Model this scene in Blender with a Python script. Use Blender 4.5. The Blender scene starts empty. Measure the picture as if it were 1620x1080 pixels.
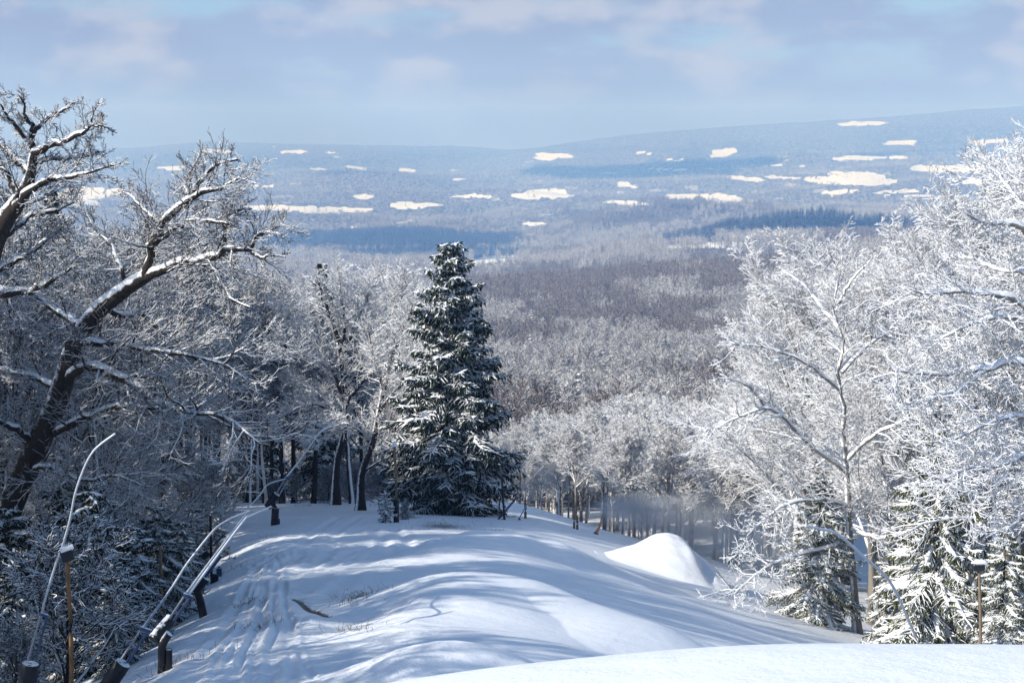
import bpy, math, time
import numpy as np
T0 = time.time()
SC = bpy.context.scene
COL = SC.collection
RNG = np.random.default_rng(7)

# ---------------------------------------------------------------- camera
F, CX, CY, HY = 2475.0, 810.0, 540.0, 230.0
PITCH = math.atan((CY - HY) / F)
cp, sp = math.cos(PITCH), math.sin(PITCH)
cam_d = bpy.data.cameras.new('camera'); cam = bpy.data.objects.new('camera', cam_d); COL.objects.link(cam)
cam_d.sensor_width = 36.0; cam_d.lens = 36.0 * F / 1620.0
cam_d.clip_start = 0.1; cam_d.clip_end = 60000.0
cam.rotation_euler = (math.pi / 2 - PITCH, 0, 0)
SC.camera = cam

def ratio(py):                      # height / forward distance along the line of sight
    v = (CY - np.asarray(py, float)) / F
    return (v * cp - sp) / (cp + v * sp)
def P(px, py, d):                   # world point seen at px, py at forward distance d
    v = (CY - py) / F; k = d / (cp + v * sp)
    return np.array([(px - CX) / F * k, d, (v * cp - sp) * k])
def project(p):
    p = np.asarray(p, float)
    y, z = p[..., 1], p[..., 2]
    dep = y * cp - z * sp; up = y * sp + z * cp
    return CX + F * p[..., 0] / dep, CY - F * up / dep

# ---------------------------------------------------------------- noise (numpy value noise)
_perm = np.random.default_rng(3).random((256, 256))
def vnoise(x, y):
    xi = np.floor(x).astype(np.int64); yi = np.floor(y).astype(np.int64)
    fx = x - xi; fy = y - yi
    fx = fx * fx * fx * (fx * (fx * 6 - 15) + 10); fy = fy * fy * fy * (fy * (fy * 6 - 15) + 10)
    a = _perm[xi & 255, yi & 255]; b = _perm[(xi + 1) & 255, yi & 255]
    c = _perm[xi & 255, (yi + 1) & 255]; d = _perm[(xi + 1) & 255, (yi + 1) & 255]
    return (a * (1 - fx) + b * fx) * (1 - fy) + (c * (1 - fx) + d * fx) * fy - 0.5
def fbm(x, y, o=4):
    s = 0; a = 1.0
    for i in range(o):
        s = s + a * vnoise(x * 2 ** i + 17.3 * i, y * 2 ** i + 5.1 * i); a *= 0.5
    return s
def sstep(a, b, x):
    t = np.clip((x - a) / (b - a), 0, 1); return t * t * (3 - 2 * t)
def softplus(x, w):
    return w * np.logaddexp(0, x / w)

# ---------------------------------------------------------------- terrain
# far rows: forward distance, then (px, py) of the ground there
ROWS = [
 (150, [(0, 872), (500, 868), (900, 890), (1300, 905), (1620, 905)]),
 (250, [(0, 800), (500, 800), (900, 800), (1620, 800)]),
 (500, [(0, 672), (800, 672), (1200, 665), (1620, 655)]),
 (800, [(0, 584), (800, 582), (1200, 570), (1620, 555)]),
 (1200, [(0, 520), (800, 515), (1200, 495), (1620, 470)]),
 (1700, [(0, 476), (700, 468), (900, 455), (1200, 430), (1450, 395), (1620, 385)]),
 (2000, [(0, 462), (700, 455), (900, 446), (1200, 428), (1450, 380), (1620, 372)]),
 (2250, [(0, 460), (700, 454), (900, 447), (1200, 438), (1450, 396), (1620, 386)]),
 (2500, [(0, 448), (700, 446), (900, 440), (1200, 436), (1450, 405), (1620, 395)]),
 (3000, [(0, 436), (700, 432), (850, 426), (1000, 398), (1100, 388), (1250, 378), (1620, 372)]),
 (3500, [(0, 424), (700, 420), (850, 414), (1000, 388), (1100, 376), (1250, 371), (1450, 365), (1620, 360)]),
 (3660, [(0, 423), (700, 419), (850, 416), (1000, 397), (1100, 384), (1250, 373), (1450, 366), (1620, 361)]),
 (3900, [(0, 416), (700, 411), (850, 404), (1020, 382), (1120, 366), (1200, 345), (1290, 334), (1350, 340), (1420, 354), (1620, 358)]),
 (4150, [(0, 414), (700, 409), (850, 402), (1020, 388), (1120, 374), (1200, 358), (1290, 350), (1350, 354), (1420, 362), (1620, 362)]),
 (4500, [(0, 406), (700, 402), (900, 394), (1150, 380), (1300, 362), (1620, 352)]),
 (5200, [(0, 388), (500, 388), (800, 388), (1000, 372), (1300, 350), (1620, 340)]),
 (5700, [(0, 360), (500, 362), (800, 372), (900, 350), (1000, 331), (1140, 323), (1230, 330), (1400, 335), (1620, 330)]),
 (5950, [(0, 350), (500, 352), (800, 362), (900, 356), (1000, 340), (1140, 333), (1230, 338), (1400, 338), (1620, 330)]),
 (6200, [(0, 338), (350, 336), (600, 340), (800, 352), (900, 346), (1050, 334), (1200, 332), (1620, 322)]),
 (7000, [(0, 322), (350, 328), (600, 328), (800, 326), (1000, 326), (1143, 316), (1300, 316), (1620, 308)]),
 (7350, [(0, 324), (350, 332), (600, 333), (800, 331), (1000, 330), (1143, 324), (1300, 320), (1620, 312)]),
 (8000, [(0, 308), (400, 312), (700, 312), (860, 304), (1000, 306), (1143, 306), (1260, 295), (1350, 276), (1440, 285), (1530, 270), (1620, 284)]),
 (8450, [(0, 314), (400, 317), (700, 318), (860, 314), (1000, 312), (1143, 312), (1260, 303), (1350, 287), (1440, 292), (1530, 282), (1620, 288)]),
 (9200, [(0, 300), (400, 300), (500, 278), (580, 268), (680, 280), (760, 292), (900, 288), (1100, 284), (1300, 274), (1400, 268), (1530, 260), (1620, 272)]),
 (9700, [(0, 304), (400, 305), (500, 288), (580, 280), (680, 290), (760, 300), (900, 294), (1100, 290), (1300, 281), (1400, 275), (1530, 268), (1620, 278)]),
 (10500, [(0, 276), (300, 272), (480, 262), (600, 268), (750, 284), (900, 268), (1050, 262), (1130, 260), (1250, 252), (1400, 250), (1620, 244)]),
 (11100, [(0, 282), (300, 279), (480, 271), (600, 277), (750, 290), (900, 275), (1050, 270), (1130, 268), (1250, 260), (1400, 257), (1620, 251)]),
 (12000, [(0, 258), (300, 246), (450, 245), (600, 248), (760, 262), (850, 258), (1000, 238), (1200, 226), (1400, 217), (1620, 206)]),
 (13800, [(0, 240), (200, 235), (260, 229), (340, 224), (420, 227), (600, 231), (740, 231), (810, 239), (900, 226), (1000, 212), (1100, 204), (1250, 194), (1400, 185), (1500, 177), (1620, 168)]),
 (15500, [(0, 262), (1620, 220)]),
 (17500, [(0, 262), (1620, 240)])]
RD = np.log(np.array([r[0] for r in ROWS]))
def far_z(a, y):
    """a = x / y"""
    px = CX + F * a
    lz = np.clip(np.log(np.maximum(y, 1)), RD[0], RD[-1])
    k = np.clip(np.searchsorted(RD, lz, side='right') - 1, 0, len(RD) - 2)
    Z = np.empty((len(ROWS),) + px.shape)
    for i, (D, pts) in enumerate(ROWS):
        xs = np.array([p[0] for p in pts], float); ys = np.array([p[1] for p in pts], float)
        acc = 0
        for s in (-28, -14, 0, 14, 28):
            acc = acc + np.interp(px + s, xs, ys)
        und = (5.0 * fbm(px / 150 + 3.7 * i, px * 0 + 1.9 * i, 3) if 5000 < D < 13000 else 0)
        Z[i] = ratio(acc / 5 + und) * D
    def g(i): return np.take_along_axis(Z, np.clip(i, 0, len(RD) - 1)[None], 0)[0]
    z0, z1 = g(k), g(k + 1)
    h = RD[k + 1] - RD[k]; t = (lz - RD[k]) / h
    sl = (z1 - z0) / h
    km = np.maximum(k - 1, 0); kp = np.minimum(k + 2, len(RD) - 1)
    s0 = (z0 - g(km)) / np.maximum(RD[k] - RD[km], 1e-6); s2 = (g(kp) - z1) / np.maximum(RD[kp] - RD[k + 1], 1e-6)
    s0 = np.where(k == 0, sl, s0); s2 = np.where(k == len(RD) - 2, sl, s2)
    m0 = np.where(s0 * sl > 0, 2 * s0 * sl / (s0 + sl + 1e-9 * np.sign(s0 + sl + 1e-12)), 0)
    m1 = np.where(s2 * sl > 0, 2 * s2 * sl / (s2 + sl + 1e-9 * np.sign(s2 + sl + 1e-12)), 0)
    t2, t3 = t * t, t * t * t
    z = (2 * t3 - 3 * t2 + 1) * z0 + (t3 - 2 * t2 + t) * h * m0 + (-2 * t3 + 3 * t2) * z1 + (t3 - t2) * h * m1
    z = z - 13.0 * sstep(1500, 2600, y) * (1 - sstep(8500, 10500, y))
    x = a * y
    amp = np.clip((y - 300) / 4000, 0, 1) * 34
    n = fbm(x / 620 + 3, y / 900 + 8, 3)
    rg = sstep(4300, 7500, y) * (1 - sstep(11500, 13000, y)); z = z + rg * 75 * (.55 - 2 * np.abs(fbm(x / 2100 + 7.3, y / 1500 + 2.2, 3))) - rg * 8
    z = z + amp * n * (1 - 0.75 * sstep(12000, 13500, y)) + np.clip((y - 300) / 3000, 0, 1) * 7 * fbm(x / 170, y / 170, 3)
    return z

def ridge(x, y, pts, A, wl, wr, pw=1.0):
    """a snow bank along a crest line pts (x, y, height factor), wl / wr half widths to the left / right of travel"""
    best = np.zeros_like(x)
    pts = np.array(pts, float)
    for i in range(len(pts) - 1):
        p, q = pts[i, :2], pts[i + 1, :2]
        d = q - p; L2 = d @ d; L = math.sqrt(L2)
        t = np.clip(((x - p[0]) * d[0] + (y - p[1]) * d[1]) / L2, 0, 1)
        cx, cy = p[0] + d[0] * t, p[1] + d[1] * t
        side = (d[0] * (y - cy) - d[1] * (x - cx)) / L
        dist = np.hypot(x - cx, y - cy)
        sf = sstep(-1, 1, side / np.maximum(dist, 1e-6)); w = wr + (wl - wr) * sf
        hgt = (pts[i, 2] + (pts[i + 1, 2] - pts[i, 2]) * t) * A * np.exp(-np.power(dist / w, 2 * pw))
        best = np.maximum(best, hgt)
    return best

def plane_z(x, y):
    z = -3.5 - 0.2035 * y - 0.31 * (softplus(x - 0.9, 1.1) - softplus(x - 21, 5))
    return z
def hit_plane(px, py):
    lo = np.linspace(4, 180, 4000); pts = np.stack([P(px, py, d) for d in (4.0, 180.0)])
    X = pts[0, 0] + (pts[1, 0] - pts[0, 0]) * (lo - 4) / 176; Z = pts[0, 2] + (pts[1, 2] - pts[0, 2]) * (lo - 4) / 176
    b = np.argmax(Z < plane_z(X, lo)); return X[b], lo[b]

def crest(lst, dy=0):
    return [(P(px, py, d)[0], d, h) for px, py, d, h in lst]
BANKS = [   # crest lines
 (crest([(610, 1030, 20.5, .35), (655, 995, 22, .85), (715, 985, 22.8, 1.0), (790, 995, 22.6, .8), (870, 1010, 22, .25)]), .68, 1.05, 2.0),
 (crest([(655, 965, 29.5, .3), (690, 920, 33.5, .85), (745, 893, 36.5, 1.1), (820, 905, 36.5, 1.05), (900, 930, 35.5, .9), (1010, 962, 34, .7), (1160, 985, 33.5, .3)]), .82, 1.25, 3.6),
 (crest([(690, 870, 47, .2), (715, 850, 55, .75), (765, 838, 58, 1.05), (830, 850, 59, .95), (890, 874, 60, .45), (940, 892, 60, .1)]), .95, 1.9, 3.6),
 (crest([(820, 880, 66, .2), (880, 888, 66, .7), (960, 905, 64, .8), (1080, 925, 62, .5)]), 0.12, 4.5, 3.0),
 (crest([(330, 900, 56, .3), (420, 868, 62, .7), (480, 868, 63, .5), (560, 872, 60, .2)]), 0.5, 6.0, 4.0),
]
TRACKS = [  # (points px,py), half gauge, depth, width
 ([(300, 1075), (345, 1010), (382, 950), (396, 905), (400, 880)], 0.0, 0.05, 0.10),
 ([(318, 1078), (372, 1000), (402, 940), (420, 900), (445, 870)], 0.35, 0.055, 0.11),
 ([(395, 1078), (425, 1020), (440, 975), (432, 935), (415, 900)], 0.3, 0.06, 0.12),
 ([(360, 1078), (400, 1030), (418, 980), (420, 940)], 0.0, 0.05, 0.10),
 ([(470, 900), (495, 875), (505, 855), (515, 842), (550, 825)], 0.55, 0.09, 0.22),
 ([(560, 880), (580, 868), (600, 862), (625, 858)], 0.5, 0.08, 0.20),
 ([(680, 880), (650, 872), (635, 862), (622, 848), (610, 838)], 0.55, 0.10, 0.24),
 ([(420, 880), (500, 862), (600, 838), (690, 826), (760, 826)], 0.8, 0.06, 0.3),
 ([(330, 1078), (368, 1010), (396, 950), (410, 900)], 0.0, 0.05, 0.06),
 ([(345, 1078), (380, 1010), (404, 950), (418, 905), (440, 872)], 0.0, 0.06, 0.07),
 ([(375, 1078), (400, 1010), (415, 955), (425, 905)], 0.0, 0.05, 0.06),
 ([(412, 1078), (425, 1020), (430, 970), (428, 920), (450, 880)], 0.12, 0.05, 0.06),
 ([(450, 1078), (455, 1030), (452, 990), (446, 950)], 0.15, 0.05, 0.07),
 ([(500, 1076), (480, 1030), (470, 1000), (455, 960), (450, 920)], 0.0, 0.05, 0.06),
 ([(540, 900), (575, 880), (620, 866), (680, 862)], 0.25, 0.07, 0.14),
 ([(850, 880), (940, 912), (1040, 935), (1140, 945), (1225, 958)], 0.0, 0.09, 0.5),
 ([(300, 1060), (400, 985), (470, 935), (520, 905), (600, 880)], 0.9, 0.05, 0.25),
]
for i in range(len(TRACKS)):
    pts, g, dp, w = TRACKS[i]
    TRACKS[i] = (np.array([hit_plane(*p) for p in pts]), g, dp, w)
DITCH = np.array([hit_plane(*p) for p in [(466, 942), (478, 952), (492, 962), (502, 971), (518, 978)]])
DIRT = [(hit_plane(*p), rx, ry) for p, rx, ry in [((574, 940), .50, 1.0), ((556, 956), .42, .8), ((600, 938), .3, .5), ((556, 1003), .5, .28), ((700, 832), 1.6, 5), ((416, 770), 2, 4), ((408, 985), .2, .2), ((770, 842), 1.0, 4), ((650, 822), 1.0, 2.0), ((392, 947), .2, .25)]]

def seg_dist(x, y, pts):
    best = np.full(x.shape, 1e9); side_b = np.zeros_like(x)
    for p, q in zip(pts[:-1], pts[1:]):
        d = q - p; L2 = d @ d
        t = np.clip(((x - p[0]) * d[0] + (y - p[1]) * d[1]) / L2, 0, 1)
        ex, ey = x - p[0] - d[0] * t, y - p[1] - d[1] * t
        dist = np.hypot(ex, ey); side = (d[0] * ey - d[1] * ex) / math.sqrt(L2)
        m = dist < best
        best = np.where(m, dist, best); side_b = np.where(m, side, side_b)
    return best, side_b

def near_z(x, y, fine=True):
    z = plane_z(x, y)
    ed = -2.3 - .125 * y - x
    z = z - (0.5 * softplus(ed, .5) - .5 * softplus(ed - 5, 1.0)) * sstep(95, 60, y)
    # the shoulder: beyond it the slope drops away faster
    z = z - 0.0012 * softplus(y - 128, 6) ** 2 - 0.012 * softplus(x + 3 + 0.0 * y, 3) * sstep(95, 150, y) * 6
    b = 0
    for pts, A, wl, wr in BANKS:
        b = np.maximum(b, ridge(x, y, pts, A, wl, wr, 1.0))
    z = z + b
    z = z + 0.28 * fbm(x / 7.0, y / 9.0, 3) * sstep(8, 30, y) + 0.5 * fbm(x / 16.0 + 40, y / 22.0, 2) * sstep(25, 60, y)
    if fine:
        for pts, g, dp, w in TRACKS:
            wob = 0.22 * vnoise(y / 3.7 + dp * 90, x * 0.2)
            dist, side = seg_dist(x + wob, y, pts)
            far = np.exp(-np.maximum(dist - 3, 0))
            for s in ((-g, g) if g else (0,)):
                u = (side - s) / w
                e = np.where(np.abs(np.abs(side) - dist) < 0.02, 1.0, np.exp(-(dist - np.abs(side)) ** 2 * 4))
                z = z - .62 * dp * (np.exp(-u * u) - 0.55 * np.exp(-(np.abs(u) - 1.7) ** 2 * 1.8)) * e * far * (0.6 + 0.8 * (vnoise(x * 2.1, y * 1.6) + .5))
        road = np.exp(-((x + 0.12 * y + 1.5) / (2.0 + 0.05 * y)) ** 4) * sstep(100, 70, y)
        z = z + 0.034 * road * fbm(x * 1.6, y * 0.9, 3) + 0.012 * road * fbm(x * 7.0, y * 5.0, 2)
        d, side = seg_dist(x, y, DITCH)
        z = z + 0.16 * np.exp(-((side + 0.7) / 0.6) ** 2) * np.exp(-np.maximum(d - 1.0, 0) ** 2 * 1.2) - 0.07 * np.exp(-(d / 0.16) ** 2)
    # the bank of deep snow just below the camera
    yc = 9.6 + 0.25 * np.sin(x * 0.5 + 0.4)
    top = -1.56 - 0.16 * y - 0.022 * np.maximum(2.2 - x, 0) ** 2 + 0.05 * fbm(x / 2.5, y / 3.0, 2) * sstep(3, 7, y) + 0.012 * np.sin(x * 1.3)
    bank = top - 0.75 * softplus(y - yc - 0.3, 0.35)
    k = 0.25
    m = np.maximum(z, bank); z = m + k * np.log(np.exp((z - m) / k) + np.exp((bank - m) / k))
    return z

def G(x, y, fine=False):
    x = np.asarray(x, float); y = np.asarray(y, float)
    w = sstep(150, 235, y)
    zn = near_z(x, np.minimum(y, 240.0), fine)
    zf = far_z(np.clip(x / np.maximum(y, 20.0), -.8, .8), np.maximum(y, 150.0))
    return zn * (1 - w) + zf * w
def Gs(x, y): return float(G(np.array([x]), np.array([y]))[0])
def hit(px, py, lo=12, hi=240):
    d = np.linspace(lo, hi, 4000); a, b = P(px, py, lo), P(px, py, hi)
    t = (d - lo) / (hi - lo); X = a[0] + (b[0] - a[0]) * t; Z = a[2] + (b[2] - a[2]) * t
    i = int(np.argmax(Z < G(X, d))); return np.array([X[i], d[i], Z[i]])

# ---------------------------------------------------------------- mesh helpers
def mesh_from(name, V, faces, mats, attrs=None, smooth=True, midx=None):
    """faces: list of int arrays (n,k); attrs: {name: per-vertex floats}"""
    me = bpy.data.meshes.new(name)
    V = np.ascontiguousarray(V, np.float32)
    me.vertices.add(len(V)); me.vertices.foreach_set('co', V.ravel())
    loops = np.concatenate([np.asarray(f, np.int32).ravel() for f in faces])
    cnt = np.concatenate([np.full(len(f), np.asarray(f).shape[1], np.int32) for f in faces])
    me.loops.add(len(loops)); me.loops.foreach_set('vertex_index', loops)
    me.polygons.add(len(cnt))
    st = np.zeros(len(cnt), np.int32); st[1:] = np.cumsum(cnt)[:-1]
    me.polygons.foreach_set('loop_start', st)
    if midx is not None: me.polygons.foreach_set('material_index', np.asarray(midx, np.int32))
    me.polygons.foreach_set('use_smooth', np.full(len(cnt), smooth, bool))
    for k, v in (attrs or {}).items():
        a = me.attributes.new(k, 'FLOAT', 'POINT'); a.data.foreach_set('value', np.ascontiguousarray(v, np.float32))
    me.update(calc_edges=True); me.validate()
    for m in (mats if isinstance(mats, (list, tuple)) else [mats]): me.materials.append(m)
    return me
def link(name, me, parent=None, loc=None):
    o = bpy.data.objects.new(name, me); COL.objects.link(o)
    if parent is not None: o.parent = parent
    if loc is not None: o.location = loc
    return o
def empty(name, loc, rz=0.0):
    o = bpy.data.objects.new(name, None); COL.objects.link(o); o.location = loc; o.rotation_euler = (0, 0, rz)
    o.empty_display_size = 0.5
    return o
def tag(o, label=None, cat=None, group=None, kind=None):
    if label: o['label'] = label
    if cat: o['category'] = cat
    if group: o['group'] = group
    if kind: o['kind'] = kind
    return o
def grid_faces(nr, nc):
    i = np.arange(nr * nc).reshape(nr, nc)
    return np.stack([i[:-1, :-1], i[:-1, 1:], i[1:, 1:], i[1:, :-1]], -1).reshape(-1, 4)

class NT:
    """small node-tree writer"""
    def __init__(self, name):
        self.m = bpy.data.materials.new(name); self.m.use_nodes = True
        self.t = self.m.node_tree; self.t.nodes.clear()
    def n(self, typ, **kw):
        nd = self.t.nodes.new(typ)
        for k, v in kw.items():
            if k.startswith('i_'):
                key = k[2:]; key = int(key) if key.isdigit() else key.replace('_', ' ')
                self.set(nd, key, v)
            else: setattr(nd, k, v)
        return nd
    def set(self, nd, key, v):
        if isinstance(v, bpy.types.NodeSocket): self.t.links.new(v, nd.inputs[key])
        else: nd.inputs[key].default_value = v
    def math(self, op, a, b=0.0, clamp=False):
        nd = self.t.nodes.new('ShaderNodeMath'); nd.operation = op; nd.use_clamp = clamp
        self.set(nd, 0, a); self.set(nd, 1, b); return nd.outputs[0]
    def attr(self, name): return self.n('ShaderNodeAttribute', attribute_name=name).outputs['Fac']
    def noise(self, vec, scale, detail=2.0, rough=0.5):
        nd = self.n('ShaderNodeTexNoise'); nd.inputs['Scale'].default_value = scale
        nd.inputs['Detail'].default_value = detail; nd.inputs['Roughness'].default_value = rough
        if vec is not None: self.t.links.new(vec, nd.inputs['Vector'])
        return nd.outputs['Fac']
    def mix(self, f, a, b):
        nd = self.t.nodes.new('ShaderNodeMix'); nd.data_type = 'RGBA'
        self.set(nd, 0, f); self.set(nd, 6, a if isinstance(a, bpy.types.NodeSocket) else (*a, 1)); self.set(nd, 7, b if isinstance(b, bpy.types.NodeSocket) else (*b, 1))
        return nd.outputs[2]
    def ramp(self, x, a, b):
        nd = self.n('ShaderNodeMapRange', interpolation_type='SMOOTHSTEP')
        self.set(nd, 0, x); nd.inputs[1].default_value = a; nd.inputs[2].default_value = b
        return nd.outputs[0]
    def out(self, col, rough=0.8, bump=None, bstr=0.3, bdist=0.02, spec=0.2, metal=0.0):
        b = self.n('ShaderNodeBsdfPrincipled')
        if isinstance(col, bpy.types.NodeSocket): self.t.links.new(col, b.inputs['Base Color'])
        else: b.inputs['Base Color'].default_value = (*col, 1)
        self.set(b, 'Roughness', rough); b.inputs['Specular IOR Level'].default_value = spec; b.inputs['Metallic'].default_value = metal
        if bump is not None:
            bp = self.n('ShaderNodeBump'); bp.inputs['Strength'].default_value = bstr; bp.inputs['Distance'].default_value = bdist
            self.t.links.new(bump, bp.inputs['Height']); self.t.links.new(bp.outputs[0], b.inputs['Normal'])
        o = self.n('ShaderNodeOutputMaterial'); self.t.links.new(b.outputs[0], o.inputs[0])
        return self.m

# ---------------------------------------------------------------- materials
SNOW = (0.84, 0.86, 0.89)
def mat_snow_ground():
    w = NT('snow_ground'); pos = w.n('ShaderNodeNewGeometry').outputs['Position']
    dirt = w.attr('dirt'); n1 = w.noise(pos, 3.2, 5, .65); n2 = w.noise(pos, 9.0, 4, .7)
    f = w.ramp(w.math('ADD', dirt, w.math('MULTIPLY', w.math('SUBTRACT', n2, .5), 2.2)), .42, .62)
    f = w.math('MULTIPLY', f, w.ramp(dirt, .05, .25))
    tint = w.mix(n1, (0.79, 0.83, 0.885), (0.85, 0.875, 0.91))
    soil = w.mix(n1, (0.022, 0.018, 0.014), (0.10, 0.075, 0.045))
    col = w.mix(f, tint, soil)
    nb = w.noise(pos, 26.0, 4, .6); nb2 = w.noise(pos, 2.6, 4, .55)
    rough = w.attr('rough')
    h = w.math('ADD', w.math('MULTIPLY', nb, w.math('ADD', w.math('MULTIPLY', rough, .028), .006)), w.math('MULTIPLY', nb2, w.math('ADD', w.math('MULTIPLY', rough, .16), .022)))
    return w.out(col, .55, h, 1.0, 1.0, .25)
def mat_hills():
    w = NT('wooded_hills'); pos = w.n('ShaderNodeNewGeometry').outputs['Position']
    field = w.attr('field'); con = w.attr('conifer'); brown = w.attr('bare')
    n1 = w.noise(pos, .055, 4, .72); n2 = w.noise(pos, .0048, 5, .6); n3 = w.noise(pos, .016, 4, .6)
    sp = w.ramp(n1, .38, .66)
    decid = w.mix(sp, (0.045, 0.04, 0.042), (0.42, 0.42, 0.44))
    bare = w.mix(sp, (0.045, 0.036, 0.038), (0.13, 0.105, 0.105))
    conf = w.mix(sp, (0.012, 0.022, 0.018), (0.26, 0.28, 0.29))
    bf = w.math('ADD', brown, w.math('MULTIPLY', w.math('SUBTRACT', n2, .5), 1.6))
    col = w.mix(w.ramp(bf, .35, .75), decid, bare)
    cf = w.math('ADD', con, w.math('MULTIPLY', w.math('SUBTRACT', n3, .5), 2.4))
    col = w.mix(w.ramp(cf, .45, .6), col, conf)
    cl = w.ramp(w.math('ADD', w.attr('clearing'), w.math('MULTIPLY', w.math('SUBTRACT', n1, .5), 1.2)), .35, .75)
    col = w.mix(w.math('MULTIPLY', cl, .55), col, (0.85, 0.85, 0.84))
    ff = w.ramp(w.math('ADD', field, w.math('MULTIPLY', w.math('SUBTRACT', n1, .5), .35)), .34, .66)
    col = w.mix(w.math('MULTIPLY', ff, w.math('ADD', .80, w.math('MULTIPLY', n3, .25), True)), col, (0.85, 0.85, 0.84))
    hb = w.math('MULTIPLY', w.math('MULTIPLY', n1, w.math('SUBTRACT', 1.0, ff)), 22.0)
    return w.out(col, .9, hb, 1.0, 1.0, .05)
def mat_bark(name, lo, hi, thr, frost):
    """snow lies where the vertex attribute 'snow' (up-facing or wind-plastered surface) says"""
    w = NT(name); pos = w.n('ShaderNodeTexCoord').outputs['Object']
    s = w.attr('snow'); n = w.noise(pos, 7.0, 3, .65); n2 = w.noise(pos, 23.0, 3, .6)
    f = w.ramp(w.math('ADD', s, w.math('MULTIPLY', w.math('SUBTRACT', n, .5), .55)), thr - .09, thr + .09)
    bark = w.mix(n2, lo, hi)
    bark = w.mix(frost, bark, SNOW)
    return w.out(w.mix(f, bark, SNOW), .75, n2, .6, .03, .15)
def mat_needles(name, lo, hi, thr):
    w = NT(name); pos = w.n('ShaderNodeTexCoord').outputs['Object']
    s = w.attr('snow'); n = w.noise(pos, 5.0, 3, .65); n2 = w.noise(pos, 1.3, 3, .6)
    f = w.ramp(w.math('ADD', s, w.math('MULTIPLY', w.math('SUBTRACT', n, .5), .7)), thr - .10, thr + .10)
    return w.out(w.mix(f, w.mix(n2, lo, hi), SNOW), .7, None, spec=.15)
def mat_snowy(name, base, base2, rough=.5, metal=0.0, scale=14.0, thr=.55):
    w = NT(name); pos = w.n('ShaderNodeTexCoord').outputs['Object']
    s = w.attr('snow'); n = w.noise(pos, scale, 4, .6)
    f = w.ramp(w.math('ADD', s, w.math('MULTIPLY', w.math('SUBTRACT', n, .5), .7)), thr - .08, thr + .08)
    b = w.n('ShaderNodeBsdfPrincipled')
    return w.out(w.mix(f, w.mix(n, base, base2), SNOW), w.math('ADD', w.math('MULTIPLY', f, .3), rough, True), n, .25, .01, .3, metal)
M = {}
M['ground'] = mat_snow_ground()
M['hills'] = mat_hills()
M['bark'] = mat_bark('snowy_bark', (0.010, 0.009, 0.008), (0.060, 0.050, 0.042), .52, 0.0)
M['twig'] = mat_bark('snowy_twig', (0.018, 0.016, 0.015), (0.070, 0.060, 0.053), .44, 0.0)
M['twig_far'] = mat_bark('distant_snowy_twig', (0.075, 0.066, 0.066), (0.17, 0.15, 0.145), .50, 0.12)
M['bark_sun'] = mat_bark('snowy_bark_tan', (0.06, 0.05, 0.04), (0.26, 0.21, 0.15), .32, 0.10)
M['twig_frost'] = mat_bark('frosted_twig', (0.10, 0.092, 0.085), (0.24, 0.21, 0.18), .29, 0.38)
M['needle'] = mat_needles('snowy_needles', (0.008, 0.016, 0.011), (0.024, 0.042, 0.022), .5)
M['needle_green'] = mat_needles('snow_laden_needles', (0.035, 0.046, 0.014), (0.125, 0.135, 0.038), .46)
M['pad'] = mat_snowy('black_padding', (0.008, 0.009, 0.012), (0.02, 0.022, 0.028), .45)
M['metal'] = mat_snowy('galvanised_steel', (0.20, 0.23, 0.28), (0.32, 0.35, 0.40), .4, .6)
M['frosted_pipe'] = mat_snowy('frost_covered_pipe', (0.34, 0.38, 0.44), (0.54, 0.57, 0.62), .5, 0.0, 14.0, .42)
M['blue_metal'] = mat_snowy('blue_grey_steel', (0.035, 0.06, 0.13), (0.06, 0.09, 0.18), .45, .2)
M['dark_metal'] = mat_snowy('dark_steel', (0.012, 0.014, 0.02), (0.03, 0.033, 0.04), .5, .3)
M['wood'] = mat_snowy('weathered_wood_pole', (0.11, 0.08, 0.05), (0.27, 0.20, 0.13), .8, 0, 5.0)
M['rust'] = mat_snowy('rusty_pole', (0.05, 0.018, 0.008), (0.34, 0.19, 0.075), .7, 0, 2.6)
M['wall'] = mat_snowy('painted_boards', (0.55, 0.53, 0.50), (0.68, 0.66, 0.62), .8, 0, .8, 2)
M['wall_tan'] = mat_snowy('tan_boards', (0.55, 0.38, 0.18), (0.66, 0.48, 0.24), .8, 0, .8, 2)
M['roof'] = mat_snowy('snowed_roof', (0.80, 0.81, 0.83), (0.86, 0.87, 0.88), .7, 0, .8, 2)
M['cut_wood'] = mat_snowy('broken_wood', (0.50, 0.22, 0.06), (0.62, 0.36, 0.14), .8, 0, 4.0, .8)
M['window'] = mat_snowy('dark_glass', (0.02, 0.025, 0.03), (0.04, 0.045, 0.05), .15, 0, .8, 2)
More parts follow.
